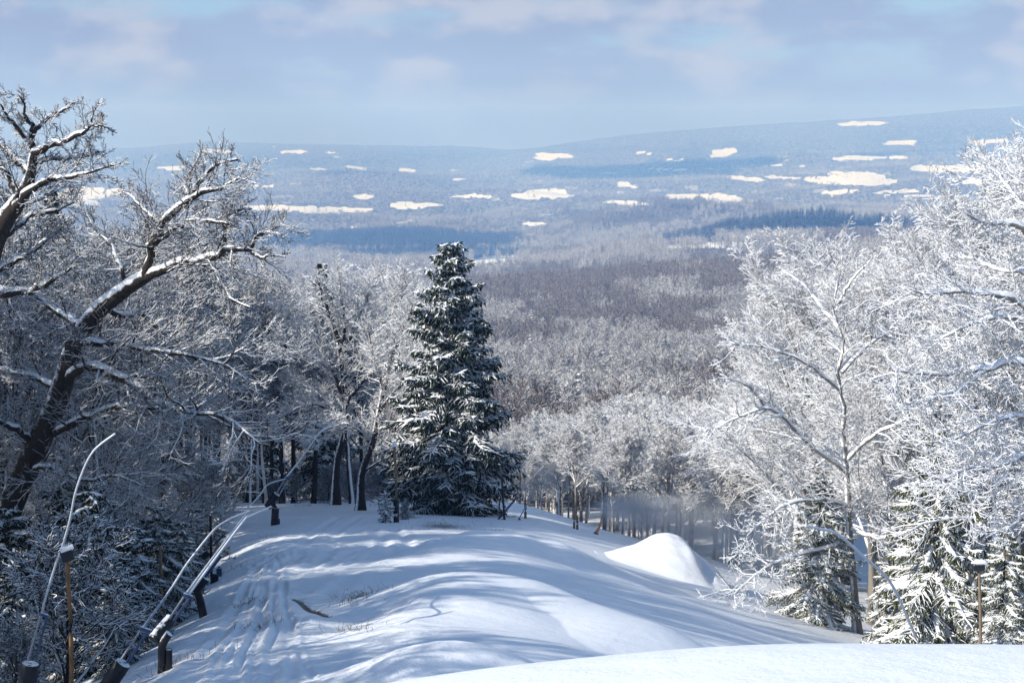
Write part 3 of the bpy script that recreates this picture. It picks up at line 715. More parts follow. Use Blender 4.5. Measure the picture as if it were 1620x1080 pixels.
# --- row of trunks at the head of the clearing (px, py of the base, trunk scale, label)
heads = [(397, 775, .9, 130, 'slim tan-footed tree at the left end of the row of trunks'),
         (420, 777, 1.15, 126, 'dark thick trunk just left of the leaning snow lance at the clearing'),
         (447, 780, 1.1, 124, 'dark trunk directly behind the upper end of the leaning snow lance'),
         (465, 775, 1.0, 130, 'trunk with a white snow skirt at its foot behind the clearing'),
         (496, 779, .95, 126, 'straight dark trunk between the snow-skirted trunk and the bright-crowned tree')]
for j, (px, py, sc, d, lab) in enumerate(heads):
    p = hit(px, py, 40); x, y = p[0], p[1]
    if abs(y - d) > 30: x, y = P(px, py, d)[0], d
    PLACED.append((x, y))
    mid_dark[(j * 2 + 1) % 3].put(x, y, 1.3 * j, sc * (.92 if y > 110 else .84), lab, 'row of trunks beyond the clearing')
for k in range(700):
    y = rw.uniform(118, 166); px = rw.uniform(330, 830); x = (px - CX) / F * y
    if y < 150 and px > 610: continue
    if px > 640 and y < 215: continue
    if (y > 133 and px > 440) or px > 585: continue
    if px > 440 and not free(x, y, 5.6): continue
    if not free(x, y, 4.4): continue
    top = np.interp(px, [330, 400, 450, 600, 660, 700, 760, 800, 830], [400, 430, 445, 440, 455, 480, 580, 640, 660]) + 60 * rw.random() ** 2
    hgt = min(ratio(top) * y - Gs(x, y), lit_cap(x, y)); sc = float(np.clip(hgt / 19.5, .42, 1.12))
    if not sun_ok(x, y, 19 * sc): continue
    PLACED.append((x, y))
    mid_dark[rw.integers(3)].put(x, y, rw.uniform(0, 6.28), sc, 'bare snowy tree in the wood behind the clearing', 'trees of the wood behind the clearing')
print('behind', len(PLACED), round(time.time() - T0, 1))
# --- the bright wood right of the slope
def in_right(px, y): return True
for k in range(1600):
    y = rw.uniform(58, 150); px = rw.uniform(1180, 1800)
    lim = np.interp(y, [58, 75, 95, 118, 150], [1460, 1365, 1305, 1255, 1195])
    if px < lim: continue
    x = (px - CX) / F * y
    if not free(x, y, 4.6): continue
    PLACED.append((x, y))
    top = np.interp(px, [1150, 1240, 1320, 1380, 1440, 1500, 1560, 1620, 1800], [470, 420, 372, 410, 385, 385, 330, 250, 200]) + rw.uniform(0, 1) ** 2 * 150
    hgt = ratio(top) * y - Gs(x, y); sc = float(np.clip(hgt / 20.0, .5, 1.5))
    sun_white[rw.integers(3)].put(x, y, rw.uniform(0, 6.28), sc, 'snow-white frosted tree in the sunlit wood right of the slope', 'frosted trees of the wood right of the slope')
print('right', len(PLACED), round(time.time() - T0, 1))
# --- the frosted wood at the foot of the slope
for k in range(2600):
    y = 138 + 112 * rw.random(); px = rw.uniform(770, 1330); x = (px - CX) / F * y
    lim0 = np.interp(px, [770, 840, 900, 1000, 1100, 1330], [165, 150, 140, 138, 140, 140])
    if y < lim0 or not free(x, y, 5.0): continue
    PLACED.append((x, y))
    top = np.interp(px, [770, 850, 930, 1010, 1080, 1130, 1200, 1330], [670, 650, 625, 618, 628, 625, 640, 600]) + rw.uniform(0, 1) * 55 + np.clip(190 - y, 0, 60) * .5
    hgt = ratio(top) * y - Gs(x, y); sc = float(np.clip(hgt / 17.6, .55, 1.25))
    mid_white[rw.integers(3)].put(x, y, rw.uniform(0, 6.28), sc, 'frosted tree in the wood at the foot of the slope', 'frosted trees at the foot of the slope')
print('foot', len(PLACED), round(time.time() - T0, 1))
# ---------------------------------------------------------------- trees with a shape of their own
def spline(pts, m):
    pts = np.asarray(pts, float); n = len(pts)
    t = np.linspace(0, n - 1, m); i = np.minimum(t.astype(int), n - 2); f = (t - i)[:, None]
    e = np.concatenate([[2 * pts[0] - pts[1]], pts, [2 * pts[-1] - pts[-2]]])
    p0, p1, p2, p3 = e[i], e[i + 1], e[i + 2], e[i + 3]
    return .5 * (2 * p1 + (p2 - p0) * f + (2 * p0 - 5 * p1 + 4 * p2 - p3) * f ** 2 + (3 * p1 - p0 - 3 * p2 + p3) * f ** 3)
def limb(px, d0, d1, w0, w1, m=16):
    n = len(px); W_ = np.array([P(a, b, d0 + (d1 - d0) * k / max(n - 1, 1)) for k, (a, b) in enumerate(px)])
    Q = spline(W_, m); dd = np.linspace(d0, d1, m)
    return Q, np.linspace(w0, w1, m) / 2 * dd / F
def hero(name, seed, limbs, base, label, frost=False, n2=7, n3=7, n4=5, twr=.010, stw=.013, sbig=.07, l2=.30, tr_n=1, up=.05, cat='tree', group=None, short=1.0, plaster=.7, trunk_mat=None):
    """limbs: (pixel outline at its own distance, d0, d1, width0, width1); limbs[:tr_n] are bare trunk"""
    rng = np.random.default_rng(seed); tr, cr = Acc(), Acc()
    Qs, Rs = zip(*[limb(*l) for l in limbs]); Q = np.stack(Qs) - base; R = np.stack(Rs)
    R[0] *= 1 + .75 * np.exp(-np.maximum(Q[0, :, 2], 0) / .45)
    Q[tr_n:, 1:] += rng.normal(0, .012, Q[tr_n:, 1:].shape) * (R[tr_n:, 1:, None] / .05 + .6)
    for k in range(len(Q)): tr.tubes(Q[k:k + 1], R[k:k + 1], 12 if k < tr_n else 9, sbig, plaster, 0, rng)
    L = np.linalg.norm(np.diff(Q, axis=1), axis=2).sum(1)
    src = slice(tr_n, None)
    nn = np.maximum(3, np.round(L[src] * n2 / 1.6))
    Q2, R2 = spawn(rng, Q[src], R[src], nn, .10, 1.0, (30, 70), l2, 7, .15, up, .016, flat=.15, tpow=.45, rmin=twr)
    Qx, Rx = spawn(rng, Q[:1], R[:1], 34 if frost else 1, .42, .97, (40, 80), .13 if frost else .02, 7, .15, up, .016, tpow=.5, rmin=twr); Q2 = np.concatenate([Q2, Qx]); R2 = np.concatenate([R2, Rx])
    m = np.linalg.norm(Q2[:, -1] - Q2[:, 0], axis=1) > 0
    L2 = np.linalg.norm(np.diff(Q2, axis=1), axis=2).sum(1); cap = 1.6 * short
    s = np.minimum(1, cap / L2)[:, None, None]; Q2 = Q2[:, :1] + (Q2 - Q2[:, :1]) * s
    cr.tubes(Q2, np.maximum(R2, twr * 1.2), 5, sbig * .45, .3, 0, rng)
    Q3, R3 = spawn(rng, Q2, R2, n3, .12, 1.0, (25, 65), .46, 4, .18, .04, .013, flat=.2, tpow=.4, rmin=twr)
    cr.tubes(Q3, np.maximum(R3, twr), 4, stw * 1.4, .2, .0, None)
    Q4, R4 = spawn(rng, Q3, R3, n4, .15, 1.0, (25, 60), .55, 3, .20, .03, .010, flat=.2, tpow=.4, rmin=twr * .8)
    cr.tubes(Q4, np.maximum(R4, twr * .8), 3, stw, 0, .0, None)
    return plant(name, (tr.mesh('trunk', M[trunk_mat or ('bark_sun' if frost else 'bark')]), cr.mesh('crown', M['twig_frost' if frost else 'twig'])), base, 0, 1, label, cat, group)

D = 40.0
oak = [
 ([(-18, 1010), (-6, 900), (6, 830), (30, 765), (60, 705), (85, 650), (102, 600), (114, 555), (137, 515), (166, 482), (200, 458), (230, 438)], D, D, 47, 20),
 ([(228, 442), (237, 410), (240, 385), (254, 358), (276, 335), (300, 314), (320, 304), (345, 300), (366, 290), (382, 280)], D, D - 1, 17, 2),
 ([(300, 314), (314, 292), (330, 272), (350, 258), (377, 252)], D, D + .5, 9, 2.5),
 ([(240, 388), (262, 372), (285, 356), (300, 350), (345, 351), (370, 357)], D, D - 1.2, 11, 3.5),
 ([(302, 316), (292, 292), (308, 262), (322, 240)], D, D + 1, 7, 2),
 ([(254, 360), (228, 332), (208, 312), (192, 302)], D, D + 1, 7, 2),
 ([(228, 440), (250, 428), (276, 418), (310, 414), (340, 406), (360, 394), (398, 395), (402, 376), (420, 368), (444, 372)], D, D - 1.5, 16, 2.5),
 ([(396, 396), (412, 408), (425, 405), (452, 406)], D - 1, D - 1.4, 6, 2),
 ([(316, 414), (340, 430), (352, 452), (366, 472), (396, 486)], D, D - 1.5, 8, 2),
 ([(352, 402), (374, 418), (384, 442)], D - .6, D - 1.2, 6, 2),
 ([(356, 398), (356, 370), (352, 348), (372, 334), (398, 330)], D - .6, D - .2, 6, 2),
 ([(100, 604), (130, 582), (170, 590), (215, 612), (250, 640), (290, 652), (335, 655), (375, 672), (412, 704)], D, D - 4, 16, 3),
 ([(118, 550), (155, 540), (200, 545), (240, 556), (290, 560), (350, 576), (390, 600)], D, D - 2, 12, 2.5),
 ([(166, 482), (190, 500), (230, 500), (265, 530), (310, 540), (362, 548)], D, D + 2, 10, 2.5),
 ([(58, 708), (30, 682), (0, 668), (-40, 660)], D, D - 1, 13, 5),
 ([(95, 620), (60, 600), (20, 590), (-30, 570)], D, D + 1, 12, 5),
 ([(72, 688), (120, 668), (165, 650), (200, 640), (240, 646), (290, 640)], D, D - 2.5, 14, 3),
 ([(132, 522), (100, 500), (60, 472), (20, 440), (-10, 420)], D, D + 1.5, 12, 4),
 ([(200, 460), (190, 420), (176, 390), (150, 362), (130, 330)], D, D + 1, 9, 2.5),
 ([(42, 745), (80, 740), (130, 760), (180, 752), (230, 770)], D, D - 3, 9, 2.5),
]
b = np.array([P(-18, 1005, D)[0], D, 0]); b[2] = Gs(b[0], b[1]) ; oak[0][0][0] = (-18, float(project(b - np.array([0, 0, .4]))[1]))
hero('old_oak', 5, oak, b, 'old leaning oak with snow-topped crooked limbs, nearest tree on the left', n2=9, n3=9, n4=6, l2=.36, twr=.0055, stw=.006)
D = 35.0
left = [
 ([(-60, 1060), (-48, 700), (-34, 520), (-16, 410), (6, 352), (34, 314), (46, 284), (53, 244)], D, D, 48, 12),
 ([(53, 246), (49, 222), (50, 200), (40, 182), (38, 164), (28, 150)], D, D, 12, 1.5),
 ([(8, 352), (30, 322), (48, 302), (76, 286), (112, 280), (142, 272), (178, 262)], D, D - .6, 14, 2),
 ([(52, 242), (76, 231), (106, 222), (130, 212), (144, 196), (147, 178)], D, D - .6, 12, 2),
 ([(128, 213), (150, 199), (172, 203)], D - .5, D - .7, 5, 2),
 ([(-6, 386), (28, 360), (46, 342), (86, 335), (118, 320)], D, D + 1, 11, 2.5),
 ([(49, 272), (20, 250), (0, 230), (-22, 196)], D, D + .6, 12, 3),
 ([(48, 216), (70, 191), (95, 176), (116, 164)], D, D + .6, 8, 2),
 ([(52, 236), (30, 204), (10, 182), (-2, 160)], D, D - .5, 8, 2),
 ([(-28, 480), (0, 464), (30, 461), (60, 459), (86, 440), (112, 424)], D, D - 1, 17, 3),
 ([(-12, 430), (18, 416), (50, 398), (82, 372), (100, 360)], D, D + 1, 11, 3),
 ([(34, 314), (20, 300), (8, 270), (-6, 262)], D, D, 12, 4),
 ([(50, 262), (80, 252), (120, 250), (160, 240)], D, D + .8, 8, 2),
 ([(40, 560), (60, 520), (70, 480), (64, 440)], D, D + .8, 10, 3),
]
b = P(-60, 1060, D); b[2] = Gs(b[0], b[1]); left[0][0][0] = (-60, float(project(b - np.array([0, 0, .4]))[1]))
hero('tall_oak', 6, left[:-1], b, 'tall snowy tree at the left edge whose top stands against the sky', n2=9, n3=9, n4=6, l2=.38, short=.85, twr=.005, stw=.006)
D = 62.0
mid = [
 ([(1357, 1030), (1351, 930), (1344, 850), (1340, 760), (1334, 690), (1336, 640)], D, D, 13, 7),
 ([(1336, 644), (1326, 590), (1334, 540), (1318, 490), (1326, 440), (1314, 400)], D, D, 7, 2),
 ([(1340, 748), (1302, 718), (1266, 692), (1238, 658), (1212, 645), (1180, 656), (1142, 672), (1112, 682)], D, D - 2, 7.5, 2),
 ([(1212, 645), (1190, 616), (1166, 602), (1136, 598)], D - 1, D - 2, 5, 2),
 ([(1345, 856), (1300, 866), (1256, 880), (1222, 892), (1190, 914), (1162, 940)], D, D - 3, 7, 2),
 ([(1332, 620), (1290, 585), (1250, 562), (1200, 548), (1160, 545)], D, D - 1, 7, 2),
 ([(1342, 800), (1290, 790), (1240, 800), (1200, 830), (1180, 850)], D, D - 3, 6, 2),
 ([(1338, 730), (1380, 690), (1420, 672), (1460, 640), (1500, 628)], D, D - 2, 7, 2),
 ([(1331, 590), (1370, 550), (1410, 520), (1440, 480)], D, D + 1, 6, 2),
 ([(1328, 520), (1295, 480), (1270, 450), (1240, 430)], D, D + 1, 6, 2),
 ([(1326, 480), (1350, 440), (1380, 410)], D, D - 1, 5, 2),
 ([(1344, 836), (1390, 850), (1440, 845), (1480, 870)], D, D - 3, 6, 2)]
b = P(1357, 1030, D); b[2] = Gs(b[0], b[1]); mid[0][0][0] = (1357, float(project(b - np.array([0, 0, .4]))[1]))
hero('tan_trunk_tree', 8, mid, b, 'slender tree with a tan trunk and long drooping snowy branches before the right-hand conifers', frost=True, n2=6, n3=6, n4=5, l2=.34, twr=.009, stw=.010, up=.03)
D = 44.0
right = [
 ([(1690, 1060), (1684, 860), (1672, 700), (1662, 560), (1652, 420), (1640, 300), (1632, 225)], D, D, 34, 3),
 ([(1668, 620), (1630, 580), (1592, 575), (1560, 586), (1505, 590), (1450, 590), (1412, 586)], D, D - 2, 17, 2.5),
 ([(1560, 586), (1520, 612), (1480, 628), (1430, 640)], D - 1, D - 3, 6, 2),
 ([(1660, 520), (1612, 478), (1570, 466), (1520, 462), (1470, 466), (1440, 458)], D, D - 1, 13, 2.5),
 ([(1664, 560), (1630, 520), (1596, 500), (1560, 505), (1520, 520), (1478, 540)], D, D - 2, 11, 2.5),
 ([(1650, 400), (1618, 362), (1588, 354), (1556, 352), (1530, 340)], D, D - 1, 12, 3),
 ([(1645, 340), (1612, 318), (1590, 290), (1575, 270)], D, D + 1, 8, 2),
 ([(1674, 740), (1630, 720), (1580, 735), (1530, 740), (1490, 760)], D, D - 3, 10, 2.5),
 ([(1670, 690), (1620, 660), (1570, 665), (1520, 690), (1470, 700)], D, D - 2, 10, 2.5),
 ([(1655, 450), (1616, 430), (1580, 428), (1540, 410), (1510, 404)], D, D + 1, 8, 2),
 ([(1680, 800), (1640, 800), (1600, 830), (1560, 850)], D, D - 2, 8, 2),
 ([(1660, 500), (1700, 450), (1740, 430)], D, D, 12, 3)]
b = P(1690, 1060, D); b[2] = Gs(b[0], b[1]); right[0][0][0] = (1690, float(project(b - np.array([0, 0, .4]))[1]))
hero('spreading_tree', 9, right, b, 'frosted tree at the right edge reaching thick snow-topped limbs into the picture', frost=True, n2=7, n3=7, n4=5, l2=.36, twr=.007, stw=.009, up=.03)
p1 = hit(531, 796, 40); D = float(np.clip(p1[1], 92, 108))
def crown_tree(trunk, limbs, name_label, seed):
    b = P(trunk[0][0], trunk[0][1], D); b[2] = Gs(b[0], b[1]); L = [(list(trunk), D, D, 13, 8)] + [(l, D, D + dd, w_, 1.6) for l, dd, w_ in limbs]
    L[0][0][0] = (trunk[0][0], float(project(b - np.array([0, 0, 1.0]))[1]))
    hero('broadleaf_tree', seed, L, b, name_label, frost=True, trunk_mat='bark', n2=8, n3=8, n4=5, l2=.34, twr=.012, stw=.014, sbig=.08, up=.09, group='row of trunks beyond the clearing', short=1.7)
crown_tree([(531, 796), (532, 740), (543, 690), (547, 640), (541, 590), (536, 540)], [([(543, 690), (520, 642), (488, 612), (452, 600)], 2, 7), ([(547, 640), (575, 602), (612, 576), (652, 562), (692, 556)], -2, 7), ([(541, 592), (503, 545), (470, 512), (438, 482)], 1, 7),
   ([(538, 560), (546, 520), (540, 470), (536, 430)], 0, 7), ([(540, 570), (566, 505), (586, 462), (602, 432)], 2, 7), ([(536, 542), (516, 482), (500, 438)], -2, 7), ([(547, 615), (590, 562), (622, 530), (658, 500)], 1, 6), ([(545, 660), (500, 640), (462, 650), (430, 668)], -2, 6), ([(546, 640), (520, 580), (470, 560), (425, 545)], -2, 6), ([(544, 600), (600, 520), (630, 480), (645, 450)], -1, 6)],
   'tall tree with a spreading crown of snowy limbs left of the big spruce', 14)
D -= 5
crown_tree([(571, 806), (572, 755), (588, 704), (600, 652), (606, 616)], [([(600, 652), (640, 602), (682, 562), (712, 540)], -2, 6), ([(606, 618), (622, 562), (642, 512), (656, 470)], 1, 7), ([(594, 682), (640, 664), (690, 650), (722, 656)], -3, 6), ([(589, 702), (552, 672), (512, 682), (488, 702)], -1, 5), ([(606, 618), (590, 560), (580, 510)], 1, 6), ([(602, 640), (660, 630), (700, 610), (730, 612)], -3, 5), ([(576, 745), (620, 720), (660, 712), (690, 722)], -3, 4)],
   'thick dark trunk with a snow patch, nearest the tan pole', 15)
print('heroes', round(time.time() - T0, 1))

# ---------------------------------------------------------------- conifers
p = hit(722, 812, 60); yS = float(np.clip(p[1], 98, 118)); xS = P(714, 800, yS)[0]; zS = Gs(xS, yS) - .2
hS = ratio(387) * yS - zS
big = conifer(71, h=hS, rad=hS * .258, whorls=42, per=8, droop=(-.36, .55), heavy=.44, blade=.34, nb=8, width=.042, pw=.80, snowr=.085, topfrost=.75, blunt=.5, lift=.55, ragged=.45, curtain=1.0)
plant('big_spruce', big, (xS, yS, zS), .6, 1, 'tall dark spruce with drooping snow-dusted boughs in the middle of the view', 'conifer')
PLACED.append((xS, yS))
spruces = Kind('spruce_tree', lambda: conifer(72, h=19, rad=3.2, whorls=30, per=6, droop=(-.2, .5), heavy=.6, blade=.34, nb=5, width=.06, pw=.8, snowr=.09), 'conifer')
for px, top, d, lab in ((510, 416, 150, 'snowy spruce whose tip pokes above the wood left of the big spruce'), (406, 442, 165, 'smaller spruce tip rising from the wood at the left of the clearing'), (88, 300, 90, 'dark spruce deep in the left wood')):
    x = P(px, 500, d)[0]; z = Gs(x, d); spruces.put(x, d, px * .1, (ratio(top) * d - z) / 19, lab, 'spruces deep in the woods')
laden = [Kind('laden_conifer', (lambda s=s: conifer(s, h=8.0, rad=2.35, whorls=19, per=7, droop=(-.35, .35), heavy=.86, blade=.14, nb=15, width=.020, pw=.72, snowr=.13, lift=.3, curtain=1.15, mat='needle_green')), 'conifer') for s in (81, 82)]
for j, (px, top, d, wd, lab) in enumerate(((1294, 752, 62, 1.15, 'snow-laden conifer left of the tan-trunk tree, its boughs touching the slope'), (1478, 640, 58, .92, 'tall green conifer heaped with snow behind the right-hand snow bank'),
     (1590, 838, 56, 1.1, 'low green conifer at the right edge behind the lamp pole'), (1410, 850, 66, .9, 'small snow-covered conifer between the two larger ones on the right'))):
    x = P(px, 900, d)[0]; z = Gs(x, d); s = (ratio(top) * d - z) / 8.0
    laden[j % 2].put(x, d, 1.1 * j, s * wd, lab, 'snow-laden conifers on the right', scz=s)
small = [Kind('young_conifer', (lambda s=s: conifer(s, h=4.2, rad=1.55, whorls=15, per=6, droop=(-.30, .25), heavy=.55, blade=.10, nb=18, width=.014, pw=.7, snowr=.05, lift=.2, curtain=.8)), 'conifer') for s in (91, 92, 93)]
labs = ['young snowy conifer in the dark wood left of the slope']
for j, (px, base_py, top, d) in enumerate(((150, 1050, 772, 35), (215, 1040, 830, 36), (265, 985, 800, 40), (24, 1060, 900, 33), (195, 1060, 890, 32), (310, 950, 825, 47), (120, 1000, 740, 41), (20, 1000, 800, 37), (240, 1030, 900, 34), (175, 960, 745, 50), (300, 900, 790, 60), (340, 880, 800, 70))):
    x = min(P(px, base_py, d)[0], edge_x(d) + .4); z = Gs(x, d); s = (ratio(top) * d - z) / 4.2
    small[j % 3].put(x, d, j * .9, s, labs[0], 'young conifers at the edge of the left wood')
tiny = Kind('snowy_seedling', lambda: conifer(95, h=1.6, rad=.42, whorls=9, per=5, droop=(0, .5), heavy=.95, blade=.07, nb=14, width=.03, pw=.7, snowr=.04), 'sapling')
p = hit(610, 826); tiny.put(p[0], p[1], .3, 1.0, 'little snow-caked seedling left of the padded tan pole', None)
p = hit(640, 822); small[1].put(p[0], p[1] + .5, 2.3, .30, 'small dark shrubby conifer right behind the padded tan pole', 'young conifers at the edge of the left wood')
# low bare bushes filling the edge of the woods
bush = [Kind('bare_bush', (lambda s=s: decid(s, h=3.2, r=.035, clear=.06, n1=16, spread=.62, up1=.06, ang1=(18, 60), twr=.009, n2=7, n3=6, n4=3, detail=2, stw=.012, sbig=.02)), 'bush') for s in (96, 97)]
nb = 0
for k in range(500):
    y = 24 + 128 * rw.random() ** 1.1; px = rw.uniform(-60, 640); x = (px - CX) / F * y
    if y < 118 and (x > edge_x(y) - .3 or x < edge_x(y) - 16): continue
    if y >= 118 and y < 122 + abs(px - 470) * .0: continue
    if not free(x, y, 1.3): continue
    nb += 1
    if nb > 120: break
    bush[nb % 2].put(x, y, rw.uniform(0, 6.28), rw.uniform(.6, 1.25), 'bare twiggy bush dusted with snow on the floor of the left wood', 'bushes on the floor of the left wood')
print('conifers', round(time.time() - T0, 1))

# ---------------------------------------------------------------- far-off woods: one mass of trees on the lower mountain
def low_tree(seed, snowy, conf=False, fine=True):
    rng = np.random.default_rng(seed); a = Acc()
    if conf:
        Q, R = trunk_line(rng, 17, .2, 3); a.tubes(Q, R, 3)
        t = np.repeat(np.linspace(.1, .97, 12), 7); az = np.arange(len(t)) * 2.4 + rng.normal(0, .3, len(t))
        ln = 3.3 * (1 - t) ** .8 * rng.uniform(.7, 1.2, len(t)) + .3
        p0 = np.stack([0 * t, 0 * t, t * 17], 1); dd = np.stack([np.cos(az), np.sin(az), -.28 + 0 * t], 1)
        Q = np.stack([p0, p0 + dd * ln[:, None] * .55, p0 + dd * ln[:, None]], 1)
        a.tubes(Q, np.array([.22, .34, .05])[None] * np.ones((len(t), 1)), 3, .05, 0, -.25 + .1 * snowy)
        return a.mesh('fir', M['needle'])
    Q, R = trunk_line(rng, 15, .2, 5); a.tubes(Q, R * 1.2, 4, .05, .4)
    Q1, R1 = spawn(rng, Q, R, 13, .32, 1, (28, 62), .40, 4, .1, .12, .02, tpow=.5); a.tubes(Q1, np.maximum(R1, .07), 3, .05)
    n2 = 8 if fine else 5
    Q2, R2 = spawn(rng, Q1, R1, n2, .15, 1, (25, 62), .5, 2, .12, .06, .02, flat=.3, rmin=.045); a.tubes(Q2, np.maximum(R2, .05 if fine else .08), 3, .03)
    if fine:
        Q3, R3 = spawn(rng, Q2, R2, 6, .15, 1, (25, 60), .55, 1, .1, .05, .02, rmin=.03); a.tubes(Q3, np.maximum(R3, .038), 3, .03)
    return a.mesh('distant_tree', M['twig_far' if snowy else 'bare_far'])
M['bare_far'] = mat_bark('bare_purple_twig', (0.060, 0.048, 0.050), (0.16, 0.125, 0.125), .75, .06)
VC = bpy.data.collections.new('distant_tree_kinds')
variants = [low_tree(201, 1), low_tree(202, 1), low_tree(203, 0), low_tree(204, 0), low_tree(205, 1, True), low_tree(206, 1, False, False), low_tree(207, 0, False, False)]
for i, me in enumerate(variants):
    o = bpy.data.objects.new('v%02d' % i, me); VC.objects.link(o)
def wood(name, ylo, yhi, per, alim, label, sc, coarse):
    n = int(.5 * (yhi ** 2 - ylo ** 2) * 2 * alim / per)
    y = np.sqrt(rw.uniform(ylo ** 2, yhi ** 2, n)); a = rw.uniform(-alim, alim, n); x = a * y
    z = G(x, y); V = np.stack([x, y, z], 1); px, py = project(V)
    wob = 5 * fbm(px / 26, py / 9, 3); fld = blobs(px + wob * 2.5, py + wob * .45, FIELDS, .25)
    if ylo > 2000: fld = np.maximum(fld, blobs(px + wob * 2.5, py + wob * .45 - 11 * sc * F / y, FIELDS, .25))
    keep = ((fld < .35 + .25 * rw.random(n)) | (rw.random(n) < .035) | (y < 2200)) & (fbm(x / 55 + 20, y / 110 + 4, 3) > -.42)
    if ylo < 260: keep &= ~((px < 330))
    bare = blobs(px, py, BARE) * .75 + 1.1 * fbm(x / 70, y / 130, 3); con = blobs(px, py, CONIF) * .6 * (y > 2200) + .45 * fbm(x / 60 + 9, y / 90, 3)
    k = np.where(bare > .30, 2 + rw.integers(0, 2, n), rw.integers(0, 2, n))
    if coarse: k = np.where(k >= 2, 6, 5)
    k = np.where((con > .38) | (rw.random(n) < .02), 4, k)
    V, k = V[keep], k[keep]; n = len(V)
    me = bpy.data.meshes.new(name); me.vertices.add(n); me.vertices.foreach_set('co', V.astype(np.float32).ravel())
    me.attributes.new('pick', 'INT', 'POINT').data.foreach_set('value', k.astype(np.int32))
    me.attributes.new('sc', 'FLOAT', 'POINT').data.foreach_set('value', (sc * rw.uniform(.6, 1.25, n)).astype(np.float32))
    me.attributes.new('rz', 'FLOAT', 'POINT').data.foreach_set('value', rw.uniform(0, 6.28, n).astype(np.float32))
    o = link(name, me); tag(o, kind='stuff')
    g = bpy.data.node_groups.new(name, 'GeometryNodeTree')
    g.interface.new_socket('Geometry', in_out='INPUT', socket_type='NodeSocketGeometry'); g.interface.new_socket('Geometry', in_out='OUTPUT', socket_type='NodeSocketGeometry')
    N_ = g.nodes; Lk = g.links
    gi, go = N_.new('NodeGroupInput'), N_.new('NodeGroupOutput')
    ci = N_.new('GeometryNodeCollectionInfo'); ci.inputs['Collection'].default_value = VC; ci.inputs['Separate Children'].default_value = True; ci.inputs['Reset Children'].default_value = True
    ip = N_.new('GeometryNodeInstanceOnPoints'); ip.inputs['Pick Instance'].default_value = True
    def na(nm, ty):
        q = N_.new('GeometryNodeInputNamedAttribute'); q.data_type = ty; q.inputs['Name'].default_value = nm; return next(s for s in q.outputs if s.enabled and s.name == 'Attribute')
    cx = N_.new('ShaderNodeCombineXYZ'); Lk.new(na('rz', 'FLOAT'), cx.inputs['Z'])
    m2p = N_.new('GeometryNodeMeshToPoints')
    Lk.new(gi.outputs[0], m2p.inputs['Mesh']); Lk.new(m2p.outputs[0], ip.inputs['Points']); Lk.new(ci.outputs[0], ip.inputs['Instance'])
    Lk.new(na('pick', 'INT'), ip.inputs['Instance Index']); Lk.new(cx.outputs[0], ip.inputs['Rotation']); Lk.new(na('sc', 'FLOAT'), ip.inputs['Scale']); Lk.new(ip.outputs[0], go.inputs[0])
    md = o.modifiers.new('trees', 'NODES'); md.node_group = g
    print(name, n); return o
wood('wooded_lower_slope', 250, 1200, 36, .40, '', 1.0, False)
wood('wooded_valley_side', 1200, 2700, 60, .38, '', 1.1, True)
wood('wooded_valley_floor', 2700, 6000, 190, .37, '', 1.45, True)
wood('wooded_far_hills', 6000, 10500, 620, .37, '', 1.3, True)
print('woods', round(time.time() - T0, 1))
